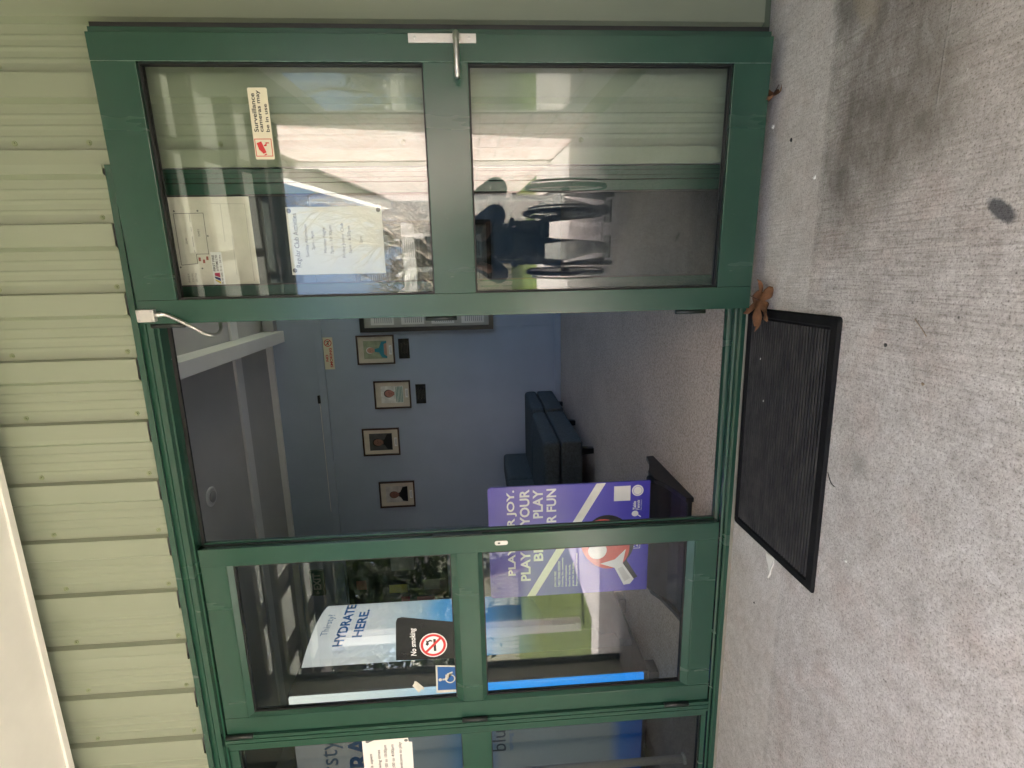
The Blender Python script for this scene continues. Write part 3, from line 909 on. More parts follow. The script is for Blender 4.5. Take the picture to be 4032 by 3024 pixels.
# fire zone plan in the right sidelight
o = empty('fire_zone_plan', (1.93, 0.03, 1.715), 'large aged fire alarm zone plan in the upper right sidelight behind the open leaf', 'notice')
s = yz(None, 0.0205, o)
s.poly('sheet', [(1.788, 1.718), (2.076, 1.722), (2.076, 2.004), (1.788, 2.004)], OLDPAPER, 0.0006)


def lines(sh, name, segs, wd, m, lift, parent):
    b = MB()
    for (x0, y0, x1, y1) in segs:
        d = Vector((x1 - x0, y1 - y0)); L = d.length; d /= L; nx, ny = -d.y * wd / 2, d.x * wd / 2
        b.prism([(x0 + nx, y0 + ny), (x0 - nx, y0 - ny), (x1 - nx, y1 - ny), (x1 + nx, y1 + ny)], lambda x, y: sh.P(x, y, lift - .0002), lambda x, y: sh.P(x, y, lift))
    return b.build(name, m, parent)


lines(s, 'plan_outline', [(2.022, 1.968, 2.023, 1.873), (2.023, 1.873, 1.89, 1.873), (1.892, 1.913, 1.892, 1.873), (1.861, 1.913, 1.892, 1.913), (1.857, 1.966, 1.861, 1.913), (1.857, 1.966, 2.022, 1.968)], 0.0018, GREYINK, 0.0011, o)
lines(s, 'plan_outline', [(2.022, 1.918, 1.995, 1.918), (1.98, 1.918, 1.965, 1.918), (1.95, 1.918, 1.915, 1.918), (1.905, 1.918, 1.895, 1.916)], 0.0014, GREYINK, 0.0011, o)
lines(s, 'plan_outline', [(1.80, 1.735, 2.05, 1.737), (2.05, 1.737, 2.052, 1.845), (1.93, 1.815, 2.05, 1.815), (1.82, 1.79, 1.95, 1.79)], 0.0012, mat('faint_ink', (0.35, 0.34, 0.30), 0.7), 0.0011, o)
s.text('lettering', 'ZONE 1', 1.925, 1.948, 1.936, 1.942, GREYINK, 0.0011, 0.02)
s.text('lettering', 'ZONE 2', 1.948, 1.972, 1.893, 1.899, GREYINK, 0.0011, 0.02)
s.text('lettering', 'FIRE ALARM ZONE PLAN', 1.90, 1.99, 1.982, 1.990, GREYINK, 0.0011, 0.01)
for x, z in ((1.875, 1.905), (1.868, 1.892), (1.878, 1.880)): s.rect('plan_mark', x - .006, x + .006, z - .004, z + .003, mat('faded_red', (0.35, 0.1, 0.08), 0.6), 0.0011)
for x, z in ((2.03, 1.965), (2.03, 1.89), (1.95, 1.868), (1.85, 1.97), (1.845, 1.90)): s.ell('plan_mark', x, z, 0.003, 0.003, GREYINK, 0.0011, 10)
for i, t in enumerate(('INDEX', 'ZONE 1 HALL', 'ZONE 2 STAGE')): s.text('lettering', t, 1.80, 1.83, 1.945 - i * .012, 1.951 - i * .012, GREYINK, 0.0011)
o = empty('alarm_company_sticker', (1.845, 0.03, 1.83), 'small white alarm company sticker with red, blue and yellow logo over the fire plan', 'sticker')
s = yz(None, 0.0205, o)
s.poly('sticker_base', [(1.784, 1.831), (1.897, 1.832), (1.898, 1.868), (1.785, 1.868)], WHITEP, 0.0013)
s.text('lettering', 'FIRST FIRE', 1.835, 1.888, 1.857, 1.865, INK, 0.0017, 0.02)
s.text('lettering', 'SYSTEMS LTD', 1.835, 1.888, 1.847, 1.854, INK, 0.0017, 0.02)
s.text('lettering', 'Ph 09 636 7113 - 24 Hrs', 1.792, 1.888, 1.836, 1.842, INK, 0.0017, 0.01)
s.poly('logo', [(1.792, 1.845), (1.800, 1.845), (1.808, 1.862), (1.804, 1.862)], mat('logo_yellow', (0.7, 0.55, 0.05)), 0.0017)
s.poly('logo', [(1.802, 1.845), (1.812, 1.845), (1.818, 1.864), (1.811, 1.862)], mat('logo_navy', (0.03, 0.03, 0.16)), 0.0017)
s.poly('logo', [(1.814, 1.845), (1.830, 1.845), (1.829, 1.862), (1.820, 1.862)], mat('logo_red', (0.5, 0.03, 0.10)), 0.0017)
# club activities
o = empty('club_activities_notice', (1.927, 0.03, 1.292), 'white A4 notice headed Regular Club Activities in the right sidelight', 'notice')
s = yz(None, 0.0205, o)
s.rect('sheet', 1.817, 2.038, 1.292, 1.607, PAPER, 0.0006)
s.text('lettering', 'Regular Club Activities', 1.842, 2.018, 1.569, 1.590, GREYINK, 0.0011, 0.004)
for t, x0, x1, z in (('Sunday Afternoon', 1.876, 1.982, 1.541), ('2pm - 4pm', 1.899, 1.960, 1.520), ('Monday Night', 1.888, 1.971, 1.481), ('7pm - 10:30pm', 1.884, 1.977, 1.459), ('Friday Junior Club', 1.872, 1.985, 1.420), ('5pm - 6:30pm', 1.886, 1.975, 1.398), ('2pm', 1.918, 1.940, 1.36)):
    s.text('lettering', t, x0, x1, z, z + 0.013, GREYINK, 0.0011, 0.0)
for x, z in ((2.026, 1.597), (1.832, 1.597), (2.026, 1.303)): s.ell('tack', x, z, 0.0075, 0.0075, GREYINK, 0.0013, 16)

# ================================================================== inside: pictures on the blue wall
WY = 3.998
skin_tones = [(0.50, 0.27, 0.20), (0.45, 0.20, 0.16), (0.28, 0.14, 0.10), (0.23, 0.10, 0.07)]
port = [(1.156, 0.831, 2.323, 1.909, 'a man in turquoise shirt, rightmost', (0.32, 0.36, 0.24), (0.02, 0.22, 0.30), (0.72, 0.70, 0.68), skin_tones[0]),
        (0.638, 0.317, 2.170, 1.761, 'a man in a green striped shirt', (0.70, 0.70, 0.66), (0.62, 0.68, 0.64), (0.09, 0.07, 0.06), skin_tones[1]),
        (0.086, -0.240, 2.340, 1.922, 'a dark haired man on a dark ground', (0.08, 0.08, 0.075), (0.008, 0.008, 0.009), (0.012, 0.01, 0.009), skin_tones[2]),
        (-0.569, -0.892, 2.198, 1.786, 'a man in a dark top, leftmost', (0.52, 0.50, 0.47), (0.012, 0.012, 0.014), (0.03, 0.02, 0.018), skin_tones[3])]
for i, (x1, x0, z1, z0, who, bgc, shirt, hair, sk) in enumerate(port):
    o = empty('framed_portrait', ((x0 + x1) / 2, WY, z0), 'framed portrait of %s, on the blue wall' % who, 'picture', 'portraits on the blue wall')
    f = MB(); t = 0.016
    for c in ((x0, x1, z0, z0 + t), (x0, x1, z1 - t, z1), (x0, x0 + t, z0 + t, z1 - t), (x1 - t, x1, z0 + t, z1 - t)): f.box(c[0], c[1], WY - 0.022, WY - 0.001, c[2], c[3])
    f.build('frame', FRAMEW, o)
    s = yz(None, WY - 0.006, o)
    s.rect('mount', x0 + t, x1 - t, z0 + t, z1 - t, mat('ivory_mount', (0.62, 0.57, 0.48), 0.7), 0.0, 0.004)
    a0_, a1_, b0_, b1_ = x0 + 0.062, x1 - 0.062, z0 + 0.085, z1 - 0.075
    s.rect('photo', a0_, a1_, b0_, b1_, mat('photo_ground_%d' % i, bgc, 0.35, 0.25, 14), 0.001)
    cxx = (a0_ + a1_) / 2 + (0.012 if i == 1 else -0.006)
    W_, H_ = a1_ - a0_, b1_ - b0_
    hy_ = b0_ + H_ * (0.62 if i != 0 else 0.70)
    r_ = W_ * (0.22 if i != 0 else 0.17)
    sm = mat('photo_shirt_%d' % i, shirt, 0.4, 0.15, 20)
    sh = [(a0_ + W_ * 0.02, b0_ + .0), (a1_ - W_ * 0.02, b0_ + .0), (a1_ - W_ * 0.06, b0_ + H_ * .22), (cxx + r_ * .75, b0_ + H_ * .34), (cxx + r_ * .4, hy_ - r_ * 1.0), (cxx - r_ * .4, hy_ - r_ * 1.0), (cxx - r_ * .75, b0_ + H_ * .34), (a0_ + W_ * 0.06, b0_ + H_ * .22)]
    s.poly('shirt_print', sh, sm, 0.0014)
    km = mat('photo_skin_%d' % i, sk, 0.45, 0.15, 30)
    s.poly('neck_print', [(cxx - r_ * .45, hy_ - r_ * 1.3), (cxx + r_ * .45, hy_ - r_ * 1.3), (cxx + r_ * .45, hy_ - r_ * .5), (cxx - r_ * .45, hy_ - r_ * .5)], km, 0.0017)
    hm = mat('photo_hair_%d' % i, hair, 0.6)
    s.ell('hair_print', cxx, hy_ + r_ * (.22 if i != 3 else .08), r_ * (1.06 if i != 3 else 1.0), r_ * 1.2, hm, 0.0018)
    s.ell('face_print', cxx, hy_ - r_ * 0.02, r_ * .92, r_ * 1.18, km, 0.0021)
    for dx in (-.36, .36): s.ell('eye_print', cxx + dx * r_, hy_ + .12 * r_, r_ * .13, r_ * .06, INK, 0.0024, 10)
    s.poly('nose_print', [(cxx - .12 * r_, hy_ - .28 * r_), (cxx + .12 * r_, hy_ - .28 * r_), (cxx + .03 * r_, hy_ + .12 * r_), (cxx - .03 * r_, hy_ + .12 * r_)], mat('photo_shade_%d' % i, tuple(c * .7 for c in sk), .5), 0.0024)
    s.ell('mouth_print', cxx, hy_ - .55 * r_, r_ * .3, r_ * .06, mat('photo_lip_%d' % i, tuple(c * .55 for c in sk), .5), 0.0024, 12)
    if i == 1:
        for q in range(5):
            zz = b0_ + H_ * (.04 + .065 * q)
            s.rect('stripe_print', a0_ + W_ * (.04 + .03 * max(0, q - 3)), a1_ - W_ * (.04 + .03 * max(0, q - 3)), zz, zz + H_ * .026, mat('stripe_green', (0.04, 0.22, 0.16), .4), 0.0016)
    if i == 0:
        s.poly('arms_print', [(a0_ + W_ * .12, b0_), (a1_ - W_ * .12, b0_), (a1_ - W_ * .2, b0_ + H_ * .12), (a0_ + W_ * .25, b0_ + H_ * .13)], km, 0.0019)
    s.rect('caption_card', cxx - W_ * .26, cxx + W_ * .26, z0 + 0.030, z0 + 0.062, WHITEP, 0.0014)
    lines(s, 'caption_text', [(cxx - W_ * .16, z0 + 0.051, cxx + W_ * .16, z0 + 0.051), (cxx - W_ * .2, z0 + 0.040, cxx + W_ * .2, z0 + 0.040)], 0.003, GREYINK, 0.0018, o)
    # thick picture glass is left off: matt prints
for (x0, x1, z0, z1, who) in ((0.886, 1.109, 1.746, 1.865, 'rightmost portrait'), (0.362, 0.586, 1.593, 1.705, 'striped shirt portrait')):
    o = empty('black_plaque', ((x0 + x1) / 2, WY, z0), 'small black plaque with faint lettering under the %s' % who, 'plaque', 'plaques under portraits')
    bx('plate', x0, x1, WY - 0.008, WY - 0.001, z0, z1, BLK, o, 0.001)
    s = yz(None, WY - 0.008, o)
    gold = mat('dull_gold', (0.06, 0.055, 0.04), 0.4)
    lines(s, 'engraving', [(x0 + .05 + .01 * (k % 2), z0 + .02 + .016 * k, x1 - .05 - .012 * (k % 2), z0 + .02 + .016 * k) for k in range(5)], 0.0035, gold, 0.0006, o)
# NO SMOKING wall sign
o = empty('no_smoking_sign', (0.967, WY, 2.578), 'cream NO SMOKING sign in red letters under the rail of the blue wall', 'sign')
bx('sign_board', 0.790, 1.146, WY - 0.007, WY - 0.001, 2.578, 2.682, CREAMP, o, 0.001)
s = yz(None, WY - 0.007, o)
s.text('lettering', 'NO', 0.880, 0.955, 2.636, 2.665, RED, 0.0008, 0.03)
s.text('lettering', 'SMOKING', 0.812, 1.030, 2.593, 2.622, RED, 0.0008, 0.03)
s.ring('prohibition_ring', 1.085, 2.630, 0.041, 0.033, RED, 0.0012)
s.poly('slash', [(1.057, 2.652), (1.062, 2.658), (1.113, 2.608), (1.108, 2.602)], RED, 0.0014)
s.rect('cigarette', 1.060, 1.108, 2.622, 2.632, INK, 0.0010)
s.poly('smoke', [(1.098, 2.636), (1.104, 2.636), (1.106, 2.648), (1.09, 2.652), (1.088, 2.647), (1.1, 2.645)], INK, 0.0010)
# small black thing and cable on the rail
o = empty('cable_on_rail', (0.45, 3.98, 2.765), 'small black clip and pale cable on the wall rail', 'cable')
bx('clip', 0.41, 0.50, 3.955, 3.990, 2.766, 2.79, BLACKP, o, 0.004)
MB().tube(bez([(0.41, 3.967, 2.775), (0.36, 3.966, 2.768), (0.25, 3.9665, 2.770), (-0.9, 3.966, 2.7685)], 30), 0.0035, 6).build('cord', WHITE, o, True)
# big framed board at right of the portraits
o = empty('framed_wall_board', (1.75, WY, 0.80), 'large black framed board of notices at the right of the blue wall', 'notice board')
f = MB(); x0, x1, z0, z1, t = 1.190, 2.36, 0.805, 2.265, 0.048
for c in ((x0, x1, z0, z0 + t), (x0, x1, z1 - t, z1), (x0, x0 + t, z0 + t, z1 - t), (x1 - t, x1, z0 + t, z1 - t)): f.box(c[0], c[1], WY - 0.03, WY - 0.001, c[2], c[3])
f.build('frame', BLACKP, o)
bx('backing', x0 + t, x1 - t, WY - 0.012, WY - 0.001, z0 + t, z1 - t, mat('board_grey', (0.42, 0.41, 0.36), 0.6), o)
s = yz(None, WY - 0.012, o)
for q in range(4):
    for r_ in range(3):
        xx, zz = x0 + .075 + r_ * .35, z0 + .10 + q * .33
        s.rect('sheet', xx, xx + .25, zz, zz + .25, PAPER, 0.0008)
        lines(s, 'print_lines', [(xx + .02, zz + .03 + .022 * k, xx + .22 - .05 * random.random(), zz + .03 + .022 * k) for k in range(9)], 0.006, GREYINK, 0.0014, o)

# EXIT sign
o = empty('exit_sign', (-1.82, 3.99, 2.94), 'dim green EXIT sign high on the back wall beyond the closed leaf', 'sign')
bx('sign_body', -1.985, -1.655, 3.955, 3.9975, 2.935, 3.10, mat('exit_green', (0.02, 0.10, 0.07), 0.4), o, 0.004)
s = yz(None, 3.955, o)
s.text('lettering', 'EXIT', -1.90, -1.68, 2.972, 3.062, mat('exit_white', (0.45, 0.5, 0.45), 0.5), 0.0008, 0.03)
s.poly('arrow', [(-1.965, 3.018), (-1.94, 3.045), (-1.94, 3.027), (-1.915, 3.027), (-1.915, 3.009), (-1.94, 3.009), (-1.94, 2.991)], mat('exit_white', (0, 0, 0)), 0.0008)
# pinboard with notes
o = empty('pinboard', (-2.0, 3.99, 1.4), 'dark pinboard with coloured paper notes at the left of the back wall', 'pinboard')
bx('board', -2.75, -1.45, 3.978, 3.9975, 1.45, 2.66, mat('dark_felt', (0.03, 0.035, 0.03), 0.95, 0.3, 40), o)
s = yz(None, 3.978, o)
for x, z, w_, h_, c in ((-2.02, 1.95, .11, .22, (0.55, 0.5, 0.03)), (-2.18, 1.93, .10, .10, (0.4, 0.03, 0.08)), (-1.95, 2.44, .12, .12, (0.4, 0.13, 0.10)), (-2.25, 1.62, .16, .22, (0.35, 0.08, 0.06)), (-2.0, 1.55, .14, .2, (0.45, 0.43, 0.36)), (-2.55, 2.2, .21, .3, (0.5, 0.5, 0.48)), (-2.5, 1.6, .2, .25, (0.2, 0.35, 0.4)), (-1.72, 1.85, .2, .28, (0.45, 0.44, 0.4))):
    s.rect('note', x, x + w_, z, z + h_, mat('note_%.2f_%.2f' % (x, z), c, 0.6), 0.001)

# ================================================================== sofa (faces right, its end towards the door)
so = empty('two_seat_sofa', (0.05, 3.05, FL), 'low charcoal blue two seat sofa without arms against the blue wall', 'sofa')


def cushion(name, x0, x1, y0, y1, z0, z1, r, parent, seg=4, puff=0.0):
    b = MB().box(x0, x1, y0, y1, z0, z1)
    me = b.mesh(name, True, r, seg)
    if puff:
        cxm, cym = (x0 + x1) / 2, (y0 + y1) / 2
        for v in me.vertices:
            if v.co.z > (z0 + z1) / 2:
                k_ = max(0, 1 - (2 * (v.co.x - cxm) / (x1 - x0)) ** 2) * max(0, 1 - (2 * (v.co.y - cym) / (y1 - y0)) ** 2)
                v.co.z += puff * k_
    return place(name, me, SOFA, parent)


for (y0, y1, dx) in ((2.205, 3.165, 0.0), (3.175, 3.955, 0.03)):
    cushion('seat_base', -0.42, 0.435 + dx, y0, y1, 0.15, 0.325, 0.018, so)
    cushion('seat_cushion', -0.30, 0.440 + dx, y0 + .002, y1 - .002, 0.331, 0.47, 0.05, so, 5, 0.02)
    cushion('back_cushion', -0.50, -0.265, y0 + .002, y1 - .002, 0.335, 0.728, 0.05, so, 5)
for x in (0.33, -0.36):
    for y in (2.225, 3.05, 3.82):
        MB().prism([(-.03, -.03), (.03, -.03), (.03, .03), (-.03, .03)], lambda a, b_: (x + a * .75, y + .05 + b_ * .75, FL + 0.001), lambda a, b_: (x + a, y + .05 + b_, 0.152)).build('leg', BLACKP, so)

# ================================================================== banner stand
bs = empty('banner_stand', (0.50, 0.53, FL), 'purple table tennis poster stand with black base behind the closed leaf', 'poster stand')
# base: curved trough, wide feet at front and back
prof = [(-0.255, 0.0), (-0.25, 0.022), (-0.20, 0.030), (-0.13, 0.050), (-0.07, 0.090), (-0.035, 0.117), (0.035, 0.117), (0.07, 0.095), (0.13, 0.058), (0.20, 0.036), (0.26, 0.022), (0.265, 0.0)]
b = MB()
b.prism(prof, lambda y, z: (0.212, 0.53 + y, FL + 0.001 + z), lambda y, z: (0.790, 0.53 + y, FL + 0.001 + z))
b.build('base', BLACKP, bs, False, 0.004)
for xx in (0.196, 0.8):
    p2 = [(-0.27, 0.0), (-0.268, 0.035), (-0.20, 0.046), (-0.10, 0.072), (-0.04, 0.10), (0.06, 0.10), (0.12, 0.075), (0.2, 0.05), (0.275, 0.04), (0.28, 0.0)]
    MB().prism(p2, lambda y, z: (xx - .012, 0.53 + y, FL + 0.001 + z), lambda y, z: (xx + .010, 0.53 + y, FL + 0.001 + z)).build('end_cheek', BLACKP, bs, False, 0.003)
PUR = grad_mat('purple_poster_print', [(0.0, (0.075, 0.065, 0.50)), (0.45, (0.11, 0.09, 0.54)), (0.75, (0.22, 0.185, 0.56)), (1.0, (0.15, 0.13, 0.54))], 2, 0.0, 0.8, 0.45, 5, 0.3)
BY = 0.500
mb = MB()
x0, x1, z0, z1, r_ = 0.204, 0.797, 0.1635, 0.962, 0.016
pp = [(x0, z0), (x1, z0)] + [(x1 - r_ + r_ * math.cos(a), z1 - r_ + r_ * math.sin(a)) for a in [0, .39, .78, 1.18, 1.57]] + [(x0 + r_ - r_ * math.sin(a), z1 - r_ + r_ * math.cos(a)) for a in [0, .39, .78, 1.18, 1.57]]
mb.prism(pp, lambda x, z: (x, BY, z), lambda x, z: (x, BY + 0.012, z)).build('poster_panel', PUR, bs)
s = Sheet((0, BY, 0), SX, UZ, bs)
for t, a, c, zz in (('PLAY FOR JOY.', 0.325, 0.781, 0.823), ('PLAY YOUR', 0.292, 0.783, 0.760), ('BEST.', 0.398, 0.590, 0.695), ('PLAY', 0.629, 0.779, 0.695), ('FOR FUN', 0.520, 0.780, 0.629)):
    if t == 'PLAY YOUR':
        s.text('lettering', 'PLAY', 0.292, 0.455, zz, zz + .049, WHITEP, 0.0010, 0.028); s.text('lettering', 'YOUR', 0.592, 0.783, zz, zz + .049, WHITEP, 0.0010, 0.028)
    else:
        s.text('lettering', t, a, c, zz, zz + .049, WHITEP, 0.0010, 0.028)
YST = mat('pale_stripe_print', (0.84, 0.835, 0.80), 0.4)
s.poly('diagonal_stripe', [(0.2045, 0.779), (0.2045, 0.737), (0.7965, 0.385), (0.7965, 0.431)], YST, 0.0008)
for i, t in enumerate(('JOIN OUR FREE', 'TABLE TENNIS SESSION!', 'Coaching, fun, community', 'and participation.', 'Good for the body,', 'great for the brain.', 'Beginners and pros welcome!')):
    s.text('lettering', t, 0.247, 0.247 + 0.0068 * len(t), 0.628 - i * .018, 0.640 - i * .018, WHITEP, 0.0010, 0.015)


def rotpts(pts, c, ang):
    ca, sa = math.cos(ang), math.sin(ang)
    return [(c[0] + x * ca - y * sa, c[1] + x * sa + y * ca) for x, y in pts]


# paddle: blade, white handle, black shadow edge, ball
bc = (0.475, 0.385)
pa = math.atan2(0.265 - 0.385, 0.265 - 0.475)
blade = [(0.125 * math.cos(2 * math.pi * i / 36) * (1.08 if math.cos(2 * math.pi * i / 36) < 0 else 1.18), 0.118 * math.sin(2 * math.pi * i / 36)) for i in range(36)]
s.poly('paddle_edge', rotpts(blade, (bc[0] + .022, bc[1] - .022), pa), INK, 0.0012)
s.poly('paddle_edge', rotpts([(0.06, -.085), (0.15, -.022), (0.26, -.026), (0.26, .026), (0.15, .022), (0.06, .085)], (bc[0] + .018, bc[1] - .020), pa), INK, 0.0012)
s.poly('paddle_blade', rotpts(blade, bc, pa), mat('paddle_red_print', (0.62, 0.075, 0.055), 0.4, 0.1, 60), 0.0015)
s.poly('paddle_handle', rotpts([(0.085, -.075), (0.145, -.024), (0.255, -.030), (0.268, 0), (0.255, .030), (0.145, .024), (0.085, .075), (0.105, 0)], bc, pa), WHITEP, 0.0018)
s.poly('paddle_handle_shade', rotpts([(0.16, -.014), (0.24, -.017), (0.24, .017), (0.16, .014)], bc, pa), mat('handle_grey', (0.62, 0.62, 0.62)), 0.0021)
s.ell('ball', 0.438, 0.422, 0.047, 0.047, WHITEP, 0.0021, 28)
s.rect('plain_patch', 0.699, 0.777, 0.262, 0.344, WHITEP, 0.0010)
s.ell('badge', 0.750, 0.226, 0.029, 0.029, WHITEP, 0.0010, 28)
s.ring('badge_ring', 0.750, 0.226, 0.023, 0.020, mat('badge_lilac', (0.45, 0.43, 0.7)), 0.0014)
s.text('lettering', 'Table', 0.648, 0.694, 0.232, 0.248, WHITEP, 0.0010, 0.03, 0.2)
s.text('lettering', 'Tennis', 0.645, 0.700, 0.214, 0.229, WHITEP, 0.0010, 0.03, 0.2)
s.text('lettering', 'New Zealand', 0.645, 0.700, 0.2035, 0.2095, WHITEP, 0.0010, 0.01)
s.ell('logo_bat', 0.628, 0.236, 0.015, 0.017, WHITEP, 0.0010, 20)
s.poly('logo_bat', [(0.618, 0.222), (0.622, 0.219), (0.612, 0.205), (0.607, 0.208)], WHITEP, 0.0010)
f = MB()
for c in ((0.438, 0.512, 0.205, 0.2075), (0.438, 0.512, 0.2515, 0.254), (0.438, 0.4405, 0.2075, 0.2515), (0.5095, 0.512, 0.2075, 0.2515)):
    f.prism([(c[0], c[2]), (c[1], c[2]), (c[1], c[3]), (c[0], c[3])], lambda x, y: s.P(x, y, 0.0006), lambda x, y: s.P(x, y, 0.001))
f.build('box_outline', WHITEP, bs)
s.text('lettering', 'HAVE', 0.447, 0.500, 0.233, 0.245, WHITEP, 0.0010, 0.02)
s.text('lettering', 'A GO', 0.447, 0.500, 0.214, 0.226, WHITEP, 0.0010, 0.02)

# ================================================================== water machine
wm = empty('water_machine', (-0.8, 1.0, FL), 'tall black water vending machine with white and blue Thirsty panels', 'vending machine')
mx1 = -0.36
bx('cabinet', -1.24, mx1, 0.585, 1.36, 0.10, 2.06, BLACKP, wm, 0.012)
for x in (-1.18, -0.42):
    for y in (0.63, 1.28): bx('foot', x - .05, x + .05, y - .05, y + .05, FL + 0.001, 0.099, BLACKP, wm, 0.005)
WB = grad_mat('water_panel_print', [(0.0, (0.02, 0.12, 0.52)), (0.06, (0.03, 0.18, 0.6)), (0.10, (0.35, 0.42, 0.46)), (0.42, (0.40, 0.50, 0.56)), (0.47, (0.03, 0.25, 0.72)), (0.53, (0.10, 0.42, 0.80)), (0.60, (0.48, 0.62, 0.72)), (0.75, (0.70, 0.73, 0.74)), (1.0, (0.74, 0.74, 0.73))], 2, 0.0, 1.9, 0.08, 2.2, 0.25)
WB2 = grad_mat('water_stripe_print', [(0.0, (0.01, 0.24, 0.78)), (0.45, (0.03, 0.32, 0.85)), (0.55, (0.25, 0.50, 0.72)), (0.72, (0.55, 0.64, 0.66)), (1.0, (0.72, 0.74, 0.70))], 2, 0.0, 1.9, 0.05, 2, 0.25)
backlit(WB, 0.04); backlit(WB2, 0.11)     # lit vending-machine panels
bx('front_panel', -1.21, -0.42, 0.570, 0.5845, 0.135, 2.045, WB, wm, 0.004)
bx('front_edge_stripe', -0.418, mx1 - .002, 0.568, 0.5845, 0.135, 2.045, WB2, wm, 0.004)
# bowed side panel
nb = 14
pts = []
for i in range(nb + 1):
    t = i / nb
    pts.append((mx1 + 0.002 + 0.055 * math.sin(math.pi * t) ** 0.8, 0.785 + t * 0.56))
WS = grad_mat('water_side_print', [(0.0, (0.012, 0.014, 0.018)), (0.26, (0.014, 0.018, 0.024)), (0.40, (0.10, 0.22, 0.36)), (0.50, (0.04, 0.30, 0.78)), (0.60, (0.16, 0.46, 0.80)), (0.68, (0.52, 0.66, 0.74)), (0.8, (0.74, 0.76, 0.77)), (1.0, (0.80, 0.80, 0.80))], 2, 0.0, 1.9, 0.12, 2.2, 0.25)
backlit(WS, 0.055)
mb = MB()
mb.prism(pts + [(mx1 + .001, 1.345), (mx1 + .001, 0.785)], lambda x, y: (x, y, 0.135), lambda x, y: (x, y, 2.045))
mb.build('side_panel', WS, wm, False)
s = Sheet((mx1 + 0.062, 0, 0), (0, 1, 0), UZ, wm)
HB = mat('hydrate_blue', (0.02, 0.20, 0.62), 0.4); TB = mat('thirsty_blue', (0.12, 0.24, 0.42), 0.4)
s.text('lettering', 'Thirsty?', 0.965, 1.165, 1.935, 1.990, TB, 0.0)
s.text('lettering', 'HYDRATE', 0.865, 1.255, 1.832, 1.892, HB, 0.0, 0.03)
s.text('lettering', 'HERE.', 0.935, 1.195, 1.735, 1.795, HB, 0.0, 0.03)
s = yz(None, 0.570, wm)
s.text('lettering', 'Thirsty?', -1.06, -0.60, 1.79, 1.925, TB, 0.0010)
s.text('lettering', 'HYDRATE', -1.17, -0.46, 1.655, 1.765, HB, 0.0010, 0.03)
s.text('lettering', 'HERE.', -1.0, -0.62, 1.52, 1.63, HB, 0.0010, 0.03)
s.text('lettering', 'blue', -0.80, -0.60, 0.905, 0.985, mat('blue_word', (0.02, 0.06, 0.16), .4), 0.0010)
s.text('lettering', 'spring water', -0.80, -0.56, 0.86, 0.89, HB, 0.0010)
# white pole inside the left sidelight
o = empty('white_pole', (-0.52, 0.20, FL), 'pale vertical pole standing just inside the left sidelight', 'pole')
MB().tube([(-0.53, 0.20, FL + .012), (-0.53, 0.20, 1.02)], 0.017, 12).build('shaft', WHITE, o, True)
MB().lathe([(0.026, 0), (0.026, 0.008), (0.018, 0.014)], (-0.53, 0.20, FL + .001), (0, 0, 1), 20).build('base_disc', WHITE, o)

# ================================================================== doormat
dm = empty('doormat', (1.25, -0.27, 0), 'black ribbed rubber doormat lying before the open doorway', 'doormat')
ma = 0.0101
MX, MY = 0.838, -0.026
TM = lambda u, v, z: (MX + u * math.cos(ma) + v * math.sin(ma), MY + u * math.sin(ma) - v * math.cos(ma), z)
A, B = 0.832, 0.485


def rrect(x0, x1, y0, y1, r):
    out = []
    for cx_, cy_, s0 in ((x1 - r, y1 - r, 0), (x0 + r, y1 - r, 1), (x0 + r, y0 + r, 2), (x1 - r, y0 + r, 3)):
        for i in range(5):
            a = (s0 + i / 4) * math.pi / 2
            out.append((cx_ + r * math.cos(a), cy_ + r * math.sin(a)))
    return out


o1 = rrect(0, A, 0, B, 0.012); o2 = rrect(0.006, A - .006, .006, B - .006, 0.012); i1 = rrect(0.027, A - .027, 0.027, B - .027, 0.01); i2 = rrect(0.032, A - .032, .032, B - .032, 0.008)
vs_, fs = [], []
for lp, z in ((o1, 0.001), (o1, 0.004), (o2, 0.0095), (i1, 0.0105), (i2, 0.0065)):
    vs_ += [(x, y, z + 0.0012 * math.sin(x * 9) * (z > .005)) for x, y in lp]
L = len(o1)
for q in range(4):
    for i in range(L):
        j = (i + 1) % L
        fs.append((q * L + i, q * L + j, q * L + L + j, q * L + L + i))
fs.append(tuple(range(4 * L, 5 * L)))
fs.append(tuple(range(L - 1, -1, -1)))
MB(TM).add(vs_, fs).build('rubber_sheet', RUBBER, dm)
RIB, _n, _p = nodes('worn_rubber')
_f = noise_(_n, 1.0, 5, 0.65, stretch=(9, 26, 1), rot=(0, 0, 0.25))
_n.links.new(ramp(_n, _f, (0.38, (0.010, 0.010, 0.010)), (0.66, (0.050, 0.045, 0.040))), _p.inputs['Base Color'])
_p.inputs['Roughness'].default_value = 0.6
rb = MB(TM)
nr = 31
for i in range(nr):
    v = 0.040 + (B - 0.080) * i / (nr - 1)
    rb.prism([(v - .0036, 0.0066), (v + .0036, 0.0066), (v + .0022, 0.0112), (v - .0022, 0.0112)], lambda y, z: (0.038, y, z), lambda y, z: (A - 0.038, y, z))
tag(rb.build('ribs', RIB, dm), kind='stuff')

# ================================================================== fallen leaves, litter
LEAFB = mat('dry_leaf_brown', (0.17, 0.075, 0.032), 0.75, 0.35, 40, 0.4, 150)
LEAFP = mat('dry_leaf_back', (0.36, 0.22, 0.16), 0.8, 0.2, 40)


